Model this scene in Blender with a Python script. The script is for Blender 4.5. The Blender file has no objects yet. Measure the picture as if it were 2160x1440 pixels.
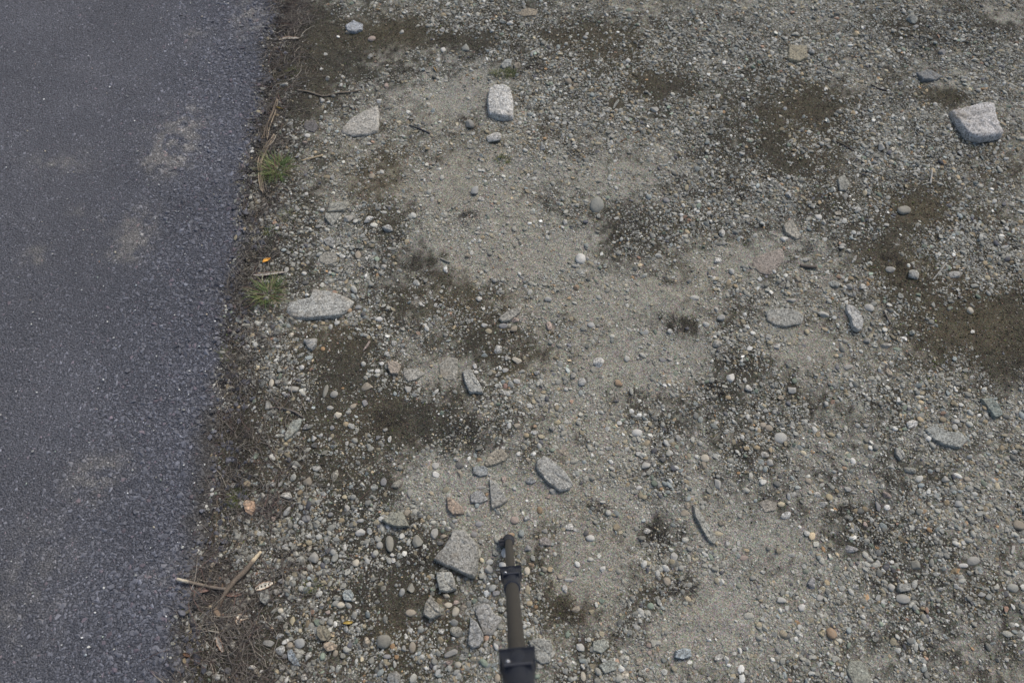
import bpy, bmesh, math, random
import numpy as np
from mathutils import Vector, Matrix, noise as mnoise
R = math.radians
random.seed(7); rng = np.random.default_rng(11)
S = bpy.context.scene

# ------------------------------------------------------------ camera, sky, sun, exposure
CAM_H, TILT, F = 1.535, R(27.0), 1440.0        # height (m), tilt from straight down, focal length in photo pixels (2160 wide)
cam_d = bpy.data.cameras.new('camera'); cam = bpy.data.objects.new('camera', cam_d)
S.collection.objects.link(cam); S.camera = cam
cam.location = (0, 0, CAM_H); cam.rotation_euler = (TILT, 0, 0)
cam_d.sensor_width = 36; cam_d.lens = 24.0; cam_d.clip_start = .02; cam_d.clip_end = 600
cam_d.dof.use_dof = True; cam_d.dof.focus_distance = 1.66; cam_d.dof.aperture_fstop = 3.6
W = bpy.data.worlds.new('World'); S.world = W; W.use_nodes = True
wn = W.node_tree.nodes; wl = W.node_tree.links
sky = wn.new('ShaderNodeTexSky'); sky.sky_type = 'NISHITA'; sky.sun_disc = False
SUN_EL, SUN_AZ = R(52), R(38)                   # light from ahead and to the right
sky.sun_elevation = SUN_EL; sky.sun_rotation = SUN_AZ
sky.dust_density = 3.0; sky.ozone_density = .6; sky.air_density = 1.0
wl.new(sky.outputs[0], wn['Background'].inputs[0]); wn['Background'].inputs[1].default_value = .115
sd = bpy.data.lights.new('sun', 'SUN'); sd.energy = 1.5; sd.angle = R(22); sd.color = (1, .97, .92)
sun = bpy.data.objects.new('sun', sd); S.collection.objects.link(sun)
sv = Vector((math.sin(SUN_AZ)*math.cos(SUN_EL), math.cos(SUN_AZ)*math.cos(SUN_EL), math.sin(SUN_EL)))
sun.rotation_euler = sv.to_track_quat('Z', 'Y').to_euler(); sun.location = (0, 0, 5)
S.view_settings.view_transform = 'Standard'; S.view_settings.look = 'None'
S.view_settings.exposure = 0.27; S.view_settings.gamma = 1; S.view_settings.use_curve_mapping = False

# ------------------------------------------------------------ pixel of the photo -> point on the ground
ct, st = math.cos(TILT), math.sin(TILT)
def G(px, py, z=0.0):
    a, b = (px-1080)/F, (py-720)/F
    D = (CAM_H - z)/(ct + b*st)                 # depth along the axis
    return D*a, D*(st - b*ct), D
def gscale(px, py):                             # metres per pixel across / along the ground
    D = G(px, py)[2]
    return D/F, abs(G(px, py-1)[1]-G(px, py+1)[1])/2

# ------------------------------------------------------------ noise in numpy
def _h(ix, iy, s):
    n = (ix.astype(np.int64)*374761393 + iy.astype(np.int64)*668265263 + s*974711) & 0xffffffff
    n = ((n ^ (n >> 13))*1274126177) & 0xffffffff
    return ((n ^ (n >> 16)) & 0xffffff)/float(0xffffff)
def vn(x, y, sc, s=0):
    x = x/sc + 37.3*s; y = y/sc - 17.7*s
    ix = np.floor(x); iy = np.floor(y); fx = x-ix; fy = y-iy
    fx = fx*fx*(3-2*fx); fy = fy*fy*(3-2*fy)
    a = _h(ix, iy, s); b = _h(ix+1, iy, s); c = _h(ix, iy+1, s); d = _h(ix+1, iy+1, s)
    return a+(b-a)*fx+(c-a)*fy+(a-b-c+d)*fx*fy
def fbm(x, y, sc, s=0, o=4):
    t = 0; w = 0; a = 1
    for k in range(o):
        t = t+a*vn(x, y, sc/2**k, s+k); w += a; a *= .55
    return t/w
def sst(a, b, x):
    t = np.clip((x-a)/(b-a), 0, 1); return t*t*(3-2*t)

# ------------------------------------------------------------ where the road ends
EP = [(600,-60),(590,0),(583,60),(578,120),(570,180),(556,240),(545,290),(532,350),(522,420),(515,500),(507,580),(497,650),
      (489,720),(482,800),(476,900),(470,980),(460,1040),(447,1110),(430,1180),(410,1250),(388,1320),(377,1400),(372,1450),(362,1540)]
ew = sorted([(G(*p)[1], G(*p)[0]) for p in EP])
ey = np.array([p[0] for p in ew]); ex = np.array([p[1] for p in ew])
sl0 = (ex[4]-ex[0])/(ey[4]-ey[0])*.5; sl1 = (ex[-1]-ex[-6])/(ey[-1]-ey[-6])
def edge(y):
    y = np.asarray(y, float)
    e = np.interp(y, ey, ex)
    e = e + np.where(y < ey[0], (y-ey[0])*sl0*.2, 0) + np.where(y > ey[-1], (y-ey[-1])*sl1, 0)
    return e + .012*sst(.5, 0, y) + .026*(vn(y, y*0, .06, 3)-.5) + .016*(vn(y, y*0, .02, 4)-.5)

# ------------------------------------------------------------ where the soil is dark, pale, brown, stony (blobs read off the photo)
DARK = [(1120,60,260,50,.35),(1500,230,200,90,.3),(1850,420,250,90,.3),(2060,560,130,120,.35),(540,1150,70,200,.4),(1900,60,240,50,.25),(1000,75,150,30,.4),(1250,95,150,35,.45),(1900,480,150,60,.35),(2080,640,120,80,.4),(700,850,150,120,.3),(600,1080,120,140,.3),(1720,300,120,90,.3),(650,130,60,140,.9),(740,110,90,80,.45),(830,60,90,40,.6),(1000,75,110,22,.4),(1200,70,120,30,.5),(1360,170,90,50,.75),(1430,120,60,40,.4),(1320,100,80,35,.5),
 (1700,240,90,70,.85),(1650,170,60,40,.4),(1560,370,80,50,.7),(1600,300,60,40,.4),(1340,480,60,55,.8),(1420,440,50,40,.3),(1480,460,70,30,.5),(1950,440,80,40,.6),(1870,560,60,60,.75),
 (2060,680,110,60,1.0),(1930,640,60,40,.7),(2120,760,60,60,.7),(1980,210,70,25,.7),(1930,70,80,25,.4),(2100,60,60,30,.4),(1560,770,60,45,.7),(1510,822,28,20,.8),(700,770,80,50,1.0),(760,870,90,60,1.0),
 (640,860,60,60,.8),(850,890,90,50,.95),(960,910,60,40,.9),(820,810,50,40,.6),(770,700,80,40,.8),(1010,720,40,50,.6),(1060,770,50,40,.5),(900,560,70,40,.6),(830,620,80,40,.6),(960,640,60,60,.4),
 (1430,680,40,40,.6),(640,1000,90,60,.9),(700,1080,120,60,.8),(620,1200,120,70,.9),(760,1230,90,60,.9),(850,1180,60,50,.8),(540,1380,130,90,1.1),(700,1320,90,50,.7),(860,1350,100,50,.8),(900,1240,60,30,.6),
 (1180,1290,60,50,.95),(1130,1200,40,40,.6),(1240,1380,50,40,.4),(1390,1120,40,35,.8),(1430,1240,60,40,.95),(1360,1300,40,30,.5),(1800,1080,40,40,.6),(1850,1140,50,35,.5),(1900,1210,60,30,.5),(1920,1330,60,50,.5),
 (2080,1250,60,30,.5),(990,458,20,14,.6),(1215,325,28,12,.6),(1250,190,60,40,.4),(1130,145,40,18,.5),(1400,905,30,20,.4),(1390,1010,30,30,.4),(1580,960,60,40,.4),(1760,1010,30,20,.3),(600,450,60,90,.8),(610,560,50,60,.9),
 (560,750,50,60,.9),(520,880,40,70,.9),(510,1020,50,60,.9),(800,380,60,60,.4),(810,480,40,50,.4),(600,300,40,80,.8),(1270,1070,40,12,.5),(1690,330,60,30,.5),(2000,300,40,30,.3),(1780,480,40,30,.5)]
PALE = [(930,200,90,45,.7),(940,390,80,60,.9),(1130,340,110,40,.5),(1000,520,110,45,.8),(1130,560,110,50,.8),(1330,620,90,45,.9),(1180,650,90,40,.7),(1330,760,120,50,.9),(1200,850,90,60,.7),(1240,940,80,50,.7),
 (1300,1050,70,50,.6),(1080,1040,120,60,.9),(950,1040,90,40,.7),(1500,1260,70,60,.9),(1600,1300,100,60,.7),(1640,1140,90,60,.8),(1690,740,80,40,.9),(1250,1200,80,70,.8),(1420,1350,90,50,.8),(1750,980,60,40,.3),(940,780,70,30,.6),
 (1500,560,80,40,.5),(1580,540,60,40,.4),(1280,400,60,40,.4),(1520,1120,60,60,.4),(1060,260,60,20,.3),(2100,40,40,20,.5),(1450,640,40,40,.3),(1310,930,50,40,.5),(1750,1220,80,60,.4),(1230,500,60,40,.5),(1060,440,70,40,.5),(2000,1330,80,60,.3)]
BROWN = [(800,370,90,90,.8),(820,70,120,40,.7),(1200,90,160,40,.6),(1360,170,120,60,.5),(1700,240,120,90,.7),(1950,440,120,50,.8),(1900,560,120,60,.7),(2060,680,140,80,.7),(700,700,90,60,.6),(1080,290,120,40,.5),(990,640,90,60,.4),
 (1080,810,60,40,.5),(1180,1300,90,60,.5),(840,1330,120,70,.5),(2000,200,90,30,.6),(2090,1240,50,25,.9),(770,870,80,60,.4)]
STONY = [(1020,40,120,40,.7),(1220,170,120,60,.7),(1240,250,120,50,.8),(1500,90,160,60,.8),(1750,90,140,60,.8),(1820,270,110,50,1.),(1960,330,120,50,.7),(1560,390,110,50,.7),(1640,470,80,40,.4),(2080,150,90,60,.6),(2060,520,120,70,.6),
 (1700,620,90,50,.5),(1590,720,80,50,.7),(1620,900,90,60,.8),(1980,880,120,90,.7),(2060,1040,120,80,.6),(640,1120,110,80,1.),(700,1200,110,50,.9),(650,1360,110,80,.9),(620,790,60,50,.9),(740,490,60,70,.6),(620,960,60,40,.5),
 (1060,1240,70,90,.7),(850,1090,80,60,.5),(1150,890,90,60,.5),(960,1370,140,60,.6),(1900,1250,140,70,.7),(1380,1000,70,60,.5),(1950,1150,100,60,.6),(1430,780,60,50,.2),(1700,1300,60,60,.4),(560,690,40,50,.8),(1500,450,60,40,.6),(1330,900,60,60,.4),(1500,200,90,60,.5),(1290,1430,120,40,.4)]
SPARSE = [(720,770,90,50,.9),(800,870,110,45,.8),(900,900,110,50,.7),(700,700,60,30,.5),(660,120,60,130,.8),(760,120,80,90,.4),(830,70,110,35,.7),(1000,85,120,25,.5),(1200,75,130,25,.6),(1370,170,110,40,.8),(1700,235,100,55,1.),(1650,340,60,30,.5),
 (1950,440,80,35,.6),(1880,560,60,50,.6),(2060,690,110,55,1.1),(2110,760,60,50,.8),(1980,205,70,22,.8),(800,390,70,80,.5),(900,560,60,40,.4),(840,1290,70,40,.7),(760,1240,50,40,.7),(700,1060,40,20,.3),(1200,1300,60,50,.7),(540,1380,80,70,.6),
 (850,640,70,40,.5),(1010,700,50,40,.3),(640,860,50,60,.3),(2100,40,50,25,.5),(520,900,35,120,.5)]
def field(bl, x, y):
    xs = x+.05*(fbm(x, y, .09, 21)-.5)+.02*(vn(x, y, .02, 23)-.5); ys = y+.05*(fbm(x, y, .09, 31)-.5)+.02*(vn(x, y, .02, 33)-.5)
    t = np.zeros_like(x)
    for (px, py, rx, ry, w) in bl:
        cx, cy, _ = G(px, py); sx, sy = gscale(px, py)
        t += w*np.exp(-(((xs-cx)/(rx*sx))**2+((ys-cy)/(ry*sy))**2))
    return t
def soil_fields(x, y):
    dk = .60 + field(DARK, x, y) - 1.15*field(PALE, x, y) + 1.0*(fbm(x, y, .16, 41)-.5) + .9*(fbm(x, y, .03, 47)-.5)
    u = x-edge(y)
    dk = dk + .7*np.exp(-((u-.02)/(.045+.04*sst(1.2, .2, y)))**2)  # darker band along the road edge: dark litter bed plus painted edge shadow
    dk = dk + .22*field(STONY, x, y) + .7*(vn(x, y, .014, 49)-.5) + .45*(vn(x, y, .0065, 50)-.5)
    dk = sst(.05, 1.10, dk)
    br = np.clip(.18+.9*field(BROWN, x, y)+.9*(fbm(x, y, .3, 55)-.5), 0, 1)
    stn = np.clip(.40-.62*field(SPARSE, x, y)+.62*field(STONY, x, y)-.30*field(PALE, x, y)+.9*(fbm(x, y, .10, 65)-.5), .03, 1.3)
    return dk, br, stn
def ground_z(x, y):
    z = .016*(fbm(x, y, .5, 71)-.5)+.010*(fbm(x, y, .12, 75, 3)-.5)+.004*(vn(x, y, .03, 79)-.5)+.0022*(vn(x, y, .011, 81)-.5)
    u = x-edge(y)
    return z - .006*np.exp(-((u-.015)/.03)**2) + .006*np.exp(-((u-.10)/.06)**2)
ROAD_Z = .020
def road_z(x, y):
    u = x-edge(y)
    fall = .008+.045*np.exp(-((y-.45)/.27)**2)
    t = sst(0, 1, (u+fall)/(fall+.012))
    base = ROAD_Z+.008*(fbm(x, y, .5, 91)-.5)+.0035*(vn(x, y, .07, 93)-.5)
    return base*(1-t)+(-.014)*t
def surf_z(x, y):
    g = ground_z(x, y); r = road_z(x, y)
    return np.where(x-edge(y) < .012, np.maximum(g, r), g)
def soil_col(dk, br):
    pale = np.array([.236, .225, .186]); dark = np.array([.050, .047, .037]); brn = np.array([.092, .076, .046])
    d = dk[:, None]; b = br[:, None]
    dd = dark*(1-b*.75)+brn*b*.75
    pp = pale*(1-b*.6)+np.array([.19, .160, .105])*b*.6
    return pp*(1-d)+dd*d

# ------------------------------------------------------------ helpers
def link(name, me, mat=None, parent=None, loc=None):
    o = bpy.data.objects.new(name, me); S.collection.objects.link(o)
    if mat: me.materials.append(mat)
    if parent: o.parent = parent
    if loc is not None: o.location = loc
    return o
def tag(o, label=None, cat=None, group=None, kind=None):
    if label: o['label'] = label
    if cat: o['category'] = cat
    if group: o['group'] = group
    if kind: o['kind'] = kind
    return o
def np_mesh(name, V, Fc, smooth=True):
    me = bpy.data.meshes.new(name); n = Fc.shape[1]
    me.vertices.add(len(V)); me.vertices.foreach_set('co', np.ascontiguousarray(V, np.float32).ravel())
    me.loops.add(Fc.size); me.loops.foreach_set('vertex_index', np.ascontiguousarray(Fc, np.int32).ravel())
    me.polygons.add(len(Fc)); me.polygons.foreach_set('loop_start', np.arange(0, Fc.size, n, dtype=np.int32))
    me.polygons.foreach_set('use_smooth', np.full(len(Fc), smooth, bool))
    me.update(calc_edges=True); return me
def col_attr(me, name, C):
    a = me.attributes.new(name, 'FLOAT_COLOR', 'POINT')
    a.data.foreach_set('color', np.concatenate([C, np.ones((len(C), 1))], 1).astype(np.float32).ravel())
def grid(xs, ys):
    X, Y = np.meshgrid(xs, ys); nx, ny = len(xs), len(ys)
    i = (np.arange(ny-1)[:, None]*nx+np.arange(nx-1)[None]).ravel()
    return X.ravel(), Y.ravel(), np.stack([i, i+1, i+nx+1, i+nx], 1)
def stretch(a, b, step, far):
    m = np.arange(a, b, step); o = []; s = step; v = m[-1]
    while v < far: s *= 1.35; v += s; o.append(v)
    p = []; s = step; v = m[0]
    while v > -far: s *= 1.35; v -= s; p.append(v)
    return np.array(p[::-1]+list(m)+o)

# ------------------------------------------------------------ materials
def nodes(name, rough=.9, spec=.25):
    m = bpy.data.materials.new(name); m.use_nodes = True; t = m.node_tree; b = t.nodes['Principled BSDF']
    b.inputs['Roughness'].default_value = rough; b.inputs['Specular IOR Level'].default_value = spec
    return m, t, b
def N(t, ty, **k):
    n = t.nodes.new(ty)
    for a, v in k.items():
        if a.startswith('i_'): n.inputs[a[2:].replace('_', ' ')].default_value = v
        else: setattr(n, a, v)
    return n
def noise_tex(t, coord, sc, det=4, rough=.6):
    n = N(t, 'ShaderNodeTexNoise'); n.inputs['Scale'].default_value = sc; n.inputs['Detail'].default_value = det; n.inputs['Roughness'].default_value = rough
    t.links.new(coord, n.inputs['Vector']); return n.outputs['Fac']
def ramp(t, fac, *st):
    r = N(t, 'ShaderNodeValToRGB'); e = r.color_ramp.elements
    while len(e) < len(st): e.new(.5)
    for k, (p, c) in enumerate(st):
        e[k].position = p; e[k].color = (c, c, c, 1) if not isinstance(c, tuple) else (*c, 1)
    t.links.new(fac, r.inputs[0]); return r.outputs[0]
def mul(t, a, b, f=1.0, mode='MULTIPLY'):
    m = N(t, 'ShaderNodeMix', data_type='RGBA', blend_type=mode)
    if isinstance(f, float): m.inputs[0].default_value = f
    else: t.links.new(f, m.inputs[0])
    for s, i in ((a, 6), (b, 7)):
        if isinstance(s, tuple): m.inputs[i].default_value = (*s, 1)
        else: t.links.new(s, m.inputs[i])
    return m.outputs[2]
def bump(t, b, h, dist, strength=1.0):
    n = N(t, 'ShaderNodeBump'); n.inputs['Distance'].default_value = dist; n.inputs['Strength'].default_value = strength
    t.links.new(h, n.inputs['Height']); t.links.new(n.outputs[0], b.inputs['Normal'])
def math_(t, op, a, b):
    n = N(t, 'ShaderNodeMath', operation=op)
    for s, i in ((a, 0), (b, 1)):
        if isinstance(s, (float, int)): n.inputs[i].default_value = s
        else: t.links.new(s, n.inputs[i])
    return n.outputs[0]

def mat_soil():
    m, t, b = nodes('soil', .95, .15)
    a = N(t, 'ShaderNodeAttribute', attribute_name='tint'); co = N(t, 'ShaderNodeTexCoord').outputs['Object']
    n1 = noise_tex(t, co, 260, 5, .7); n2 = noise_tex(t, co, 45, 4); n3 = noise_tex(t, co, 900, 3)
    v = N(t, 'ShaderNodeTexVoronoi'); v.inputs['Scale'].default_value = 420; t.links.new(co, v.inputs['Vector'])
    c = mul(t, a.outputs['Color'], ramp(t, n1, (.3, .45), (.5, 1.0), (.72, 1.75)))
    c = mul(t, c, ramp(t, n2, (.25, .72), (.75, 1.28)))
    c = mul(t, c, ramp(t, n3, (.3, .7), (.7, 1.3)))
    hs = N(t, 'ShaderNodeHueSaturation'); hs.inputs['Saturation'].default_value = .3; hs.inputs['Value'].default_value = 1.0
    t.links.new(v.outputs['Color'], hs.inputs['Color'])
    c2 = mul(t, c, hs.outputs[0], .55, 'OVERLAY')
    t.links.new(c2, b.inputs['Base Color'])
    h = math_(t, 'ADD', math_(t, 'MULTIPLY', n1, 1.0), math_(t, 'MULTIPLY', math_(t, 'SUBTRACT', 1.0, v.outputs['Distance']), .6))
    bump(t, b, h, .0022); return m
def mat_inst(name, sc, rough, spec, sp=.35, bd=.0006):           # loose gravel: colour carried by each grain
    m, t, b = nodes(name, rough, spec)
    a = N(t, 'ShaderNodeAttribute', attribute_name='tint', attribute_type='INSTANCER')
    co = N(t, 'ShaderNodeTexCoord').outputs['Object']; pos = N(t, 'ShaderNodeNewGeometry').outputs['Position']
    n = noise_tex(t, pos, sc, 4, .7)
    c = mul(t, a.outputs['Color'], ramp(t, n, (.3, 1-sp), (.5, 1.0), (.7, 1+sp)))
    t.links.new(c, b.inputs['Base Color']); bump(t, b, n, bd); return m
def mat_asphalt():
    m, t, b = nodes('asphalt', .8, .3)
    a = N(t, 'ShaderNodeAttribute', attribute_name='tint'); co = N(t, 'ShaderNodeTexCoord').outputs['Object']
    n1 = noise_tex(t, co, 320, 4, .7)
    v = N(t, 'ShaderNodeTexVoronoi'); v.inputs['Scale'].default_value = 230; t.links.new(co, v.inputs['Vector'])
    v2 = N(t, 'ShaderNodeTexVoronoi'); v2.inputs['Scale'].default_value = 430; t.links.new(co, v2.inputs['Vector'])
    c = mul(t, a.outputs['Color'], ramp(t, n1, (.3, .6), (.7, 1.4)))
    c = mul(t, c, ramp(t, v.outputs['Distance'], (.0, 1.1), (.55, .9), (.8, .55)))
    t.links.new(c, b.inputs['Base Color'])
    h = math_(t, 'ADD', math_(t, 'ADD', n1, math_(t, 'MULTIPLY', v.outputs['Distance'], -1.4)), math_(t, 'MULTIPLY', v2.outputs['Distance'], -.8))
    bump(t, b, h, .0022); return m
def mat_stone(name, granite):
    m, t, b = nodes(name, .85, .25)
    oi = N(t, 'ShaderNodeObjectInfo'); co = N(t, 'ShaderNodeTexCoord').outputs['Object']
    ad = N(t, 'ShaderNodeVectorMath', operation='ADD'); cb = N(t, 'ShaderNodeCombineXYZ')
    t.links.new(math_(t, 'MULTIPLY', oi.outputs['Random'], 9.0), cb.inputs[0]); t.links.new(co, ad.inputs[0]); t.links.new(cb.outputs[0], ad.inputs[1]); co = ad.outputs[0]
    n1 = noise_tex(t, co, 30, 4); n2 = noise_tex(t, co, 420, 2, .5); n3 = noise_tex(t, co, 150, 4, .65); ns = noise_tex(t, co, 14, 3)
    c = oi.outputs['Color']
    c = mul(t, c, ramp(t, n1, (.3, .78), (.7, 1.2)))
    if granite:
        v = N(t, 'ShaderNodeTexVoronoi'); v.inputs['Scale'].default_value = 330; t.links.new(co, v.inputs['Vector'])
        sep = N(t, 'ShaderNodeSeparateColor'); t.links.new(v.outputs['Color'], sep.inputs[0])
        c = mul(t, c, ramp(t, sep.outputs[0], (.0, .42), (.22, .62), (.3, .98), (.75, 1.1), (.9, 1.5)))
        c = mul(t, c, ramp(t, n2, (.35, .75), (.65, 1.25)))
        c = mul(t, c, (.24, .19, .13), ramp(t, ns, (.56, 0.0), (.72, .55)), 'MIX')
    else:
        c = mul(t, c, ramp(t, n3, (.3, .75), (.5, 1.0), (.72, 1.25)))
    # dust caught from the soil around
    c = mul(t, c, (.215, .203, .17), ramp(t, n3, (.38, 0.0), (.72, .62)), 'MIX')
    t.links.new(c, b.inputs['Base Color'])
    h = math_(t, 'ADD', math_(t, 'MULTIPLY', n3, 1.0), math_(t, 'MULTIPLY', n2, .35)); bump(t, b, h, .0024 if granite else .0010); return m
def mat_attr(name, rough=.8, spec=.2, sc=300):
    m, t, b = nodes(name, rough, spec)
    a = N(t, 'ShaderNodeAttribute', attribute_name='tint'); co = N(t, 'ShaderNodeTexCoord').outputs['Object']
    n = noise_tex(t, co, sc, 3); c = mul(t, a.outputs['Color'], ramp(t, n, (.3, .65), (.7, 1.35)))
    t.links.new(c, b.inputs['Base Color']); bump(t, b, n, .0006); return m
def mat_plain(name, colr, rough=.5, spec=.5, metal=0., sc=200, var=.2, bd=.0003):
    m, t, b = nodes(name, rough, spec); b.inputs['Metallic'].default_value = metal
    co = N(t, 'ShaderNodeTexCoord').outputs['Object']; n = noise_tex(t, co, sc, 4)
    c = mul(t, colr, ramp(t, n, (.3, 1-var), (.7, 1+var))); t.links.new(c, b.inputs['Base Color']); bump(t, b, n, bd); return m
M_soil, M_asph = mat_soil(), mat_asphalt()
M_grav = mat_inst('gravel_stone', 420, .88, .2); M_grit = mat_inst('grit', 700, .92, .15, .2, .0003); M_agg = mat_inst('bitumen_coated_stone', 480, .72, .38, .3, .0008)
M_granite, M_pebble = mat_stone('granite', True), mat_stone('pebble_stone', False)
M_wood, M_straw, M_grass = mat_attr('dead_wood'), mat_attr('dry_stalk', sc=500), mat_attr('grass_blade', .6, .3, 200)

# ------------------------------------------------------------ soil and asphalt sheets
X, Y, Fc = grid(stretch(-1.15, 2.35, .0065, 150), stretch(-.55, 2.75, .0065, 150))
dk, br, stn = soil_fields(X, Y)
Z = ground_z(X, Y); Z = np.where(X-edge(Y) < -.15, Z-.02, Z)
me = np_mesh('soil_ground', np.stack([X, Y, Z], 1), Fc); col_attr(me, 'tint', soil_col(dk, br))
tag(link('ground', me, M_soil), kind='structure')

ys = stretch(-.6, 2.8, .008, 120)
us = [0]; s = .007
while us[-1] < 1.9: us.append(us[-1]+.008)
while us[-1] < 90: s *= 1.4; us.append(us[-1]+s)
us = np.array(us[::-1])
U, YY = np.meshgrid(.014-us, ys); nx, ny = len(us), len(ys)
XX = U.ravel()+edge(YY.ravel()); YY = YY.ravel(); U = U.ravel()
i = (np.arange(ny-1)[:, None]*nx+np.arange(nx-1)[None]).ravel()
DUSTY = [(375,310,50,45,1.1),(345,345,32,26,1.3),(400,255,30,20,.8),(130,350,60,22,.6),(290,500,35,45,1.0),(270,540,22,16,.8),(160,452,14,10,.8),(220,458,14,10,.8),(75,555,25,16,.8),(215,1010,50,50,.8),(530,45,25,35,1.2),(420,90,25,20,.5),(60,1250,90,150,.35),(340,1200,30,30,.4)]
def road_col(x, y):
    u = x-edge(y)
    base = np.array([.155, .155, .170])*(.8+.4*fbm(x, y, .25, 101))[:, None]
    base = base*(np.array([1, 1, 1])-np.array([.19, .175, .15])*sst(-.55, -.12, u)[:, None])
    d = np.clip(field(DUSTY, x, y)*np.clip(4.0*(fbm(x, y, .022, 107)-.33), 0, 1.8), 0, .85)[:, None]
    base = base*(1-d)+np.array([.27, .255, .235])*d
    k = np.clip(sst(-.055, .005, u+.05*(fbm(x, y, .05, 109)-.5)+.045*np.exp(-((y-.45)/.27)**2)-.01)*.8, 0, 1)[:, None]
    return base*(1-k)+np.array([.075, .068, .056])*k
me = np_mesh('asphalt_sheet', np.stack([XX, YY, road_z(XX, YY)], 1), np.stack([i, i+1, i+nx+1, i+nx], 1)); col_attr(me, 'tint', road_col(XX, YY)*.74)
tag(link('road', me, M_asph), kind='structure')

# ------------------------------------------------------------ stones outlined from the photo
COL = dict(w=(.50,.50,.48), p=(.36,.36,.335), g=(.29,.285,.26), d=(.085,.09,.10), b=(.30,.325,.34), u=(.21,.215,.255), t=(.30,.245,.175), o=(.40,.24,.115),
           k=(.33,.235,.195), c=(.50,.44,.33), e=(.24,.225,.165), n=(.26,.285,.25), y=(.42,.34,.17), r=(.30,.13,.09), l=(.44,.44,.43))
CN = dict(w='whitish', p='pale grey', g='mid grey', d='dark slate', b='bluish grey', u='blue-purple', t='tan', o='orange', k='pinkish', c='cream', e='olive', n='greenish grey', y='yellowish', r='reddish', l='light grey')
COL = {k: tuple((1-(.62 if k in 'otycrk' else .36))*sum(v)/3*f+(.62 if k in 'otycrk' else .36)*c for c, f in zip(v, (1.03, 1.0, .93))) for k, v in COL.items()}
occ = []                                                    # (x, y, r) discs where loose grains are kept off
def in_poly(x, y, P):
    r = np.zeros(len(x), bool); n = len(P); j = n-1
    for i in range(n):
        xi, yi = P[i]; xj, yj = P[j]
        if yi != yj: r ^= ((yi > y) != (yj > y)) & (x < (xj-xi)*(y-yi)/(yj-yi)+xi)
        j = i
    return r
polys = []
def slab(pts, h, colr, label, name='stone', cat='stone', granite=True, seed=0, rough=1.0, tilt=(0, 0)):
    rd = random.Random(seed*31+5); tall = h > 18; h = h*(1.0 if 10 <= h <= 20 else 1)
    W_ = [Vector(G(px, py, h/1000*.6)[:2]) for px, py in pts]
    c = sum(W_, Vector((0, 0)))/len(W_); polys.append([(p.x, p.y) for p in W_])
    P = [p-c for p in W_]; size = sum(p.length for p in P)/len(P)
    h = (h*.66 if h > 30 else h*1.35 if h < 10 else h)/1000; n = len(P); NA, NR = 72, 12
    # resample the outline by length
    L = [0]
    for k in range(n): L.append(L[-1]+(P[(k+1) % n]-P[k]).length)
    out = []
    for a in range(NA):
        t = L[-1]*a/NA; k = max(j for j in range(n) if L[j] <= t+1e-9); f = (t-L[k])/max(1e-9, L[k+1]-L[k])
        q = P[k].lerp(P[(k+1) % n], f)
        w = 1+.035*rough*(mnoise.noise(Vector((q.x*70, q.y*70, seed)))+.5*mnoise.noise(Vector((q.x*200, q.y*200, seed))))
        out.append(q*w)
    out = [(out[a-1]+out[a]*6+out[(a+1) % NA])/8 for a in range(NA)]
    planes = []
    for k in range(4 if h > .02 else 6):
        an = rd.uniform(0, 6.28); planes.append((math.cos(an), math.sin(an), rd.uniform(.06, .34)*h/size, rd.uniform(1.0, 1.3)*h))
    zb = float(surf_z(np.array([c.x]), np.array([c.y]))[0])
    def top(q, s):
        z = h*1.05
        for (ax, ay, g, o_) in planes: z = min(z, o_-g*(q.x*ax+q.y*ay)-g*.15*size)
        z = max(z, h*.35)
        z += (tilt[0]*q.x+tilt[1]*q.y)
        e = max(0, (s-.93)/.07) if tall else max(0, (s-.90)/.10); z = z*(1-e**2*(.16 if tall else .34))
        cr = mnoise.noise(Vector((q.x*26+seed, q.y*26, seed))); z -= h*.16*rough*max(0, 1-abs(cr)*9)
        return z+h*.10*rough*mnoise.noise(Vector((q.x*60, q.y*60, seed+3)))+h*.05*rough*mnoise.noise(Vector((q.x*180, q.y*180, seed)))+h*.07*rough*abs(mnoise.noise(Vector((q.x*110, q.y*110, seed+8))))
    bm = bmesh.new(); rings = []
    cv = bm.verts.new((0, 0, top(Vector((0, 0)), 0)))
    for r in range(1, NR+1):
        s = (r/NR)**.65; sh = .955 if tall else 1.0; rings.append([bm.verts.new((q.x*s*sh, q.y*s*sh, top(q*s, s))) for q in out])
    rings.append([bm.verts.new((q.x*1.015, q.y*1.015, h*.25)) for q in out])
    rings.append([bm.verts.new((q.x*.97, q.y*.97, -.010)) for q in out])
    for a in range(NA): bm.faces.new((cv, rings[0][a], rings[0][(a+1) % NA]))
    for r in range(len(rings)-1):
        for a in range(NA): bm.faces.new((rings[r][a], rings[r+1][a], rings[r+1][(a+1) % NA], rings[r][(a+1) % NA]))
    bm.faces.new(rings[-1][::-1]); bmesh.ops.recalc_face_normals(bm, faces=bm.faces)
    me = bpy.data.meshes.new(name); bm.to_mesh(me); bm.free()
    for p in me.polygons: p.use_smooth = True
    o = link(name, me, M_granite if granite else M_pebble, loc=(c.x, c.y, zb-.001)); cc = COL[colr] if isinstance(colr, str) else colr
    cc = [v*w_ for v, w_ in zip(cc, (1.10, 1.08, 1.02))]; o.color = (*cc, 1); tag(o, label, cat, 'larger stones lying in the gravel'); return o
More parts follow.
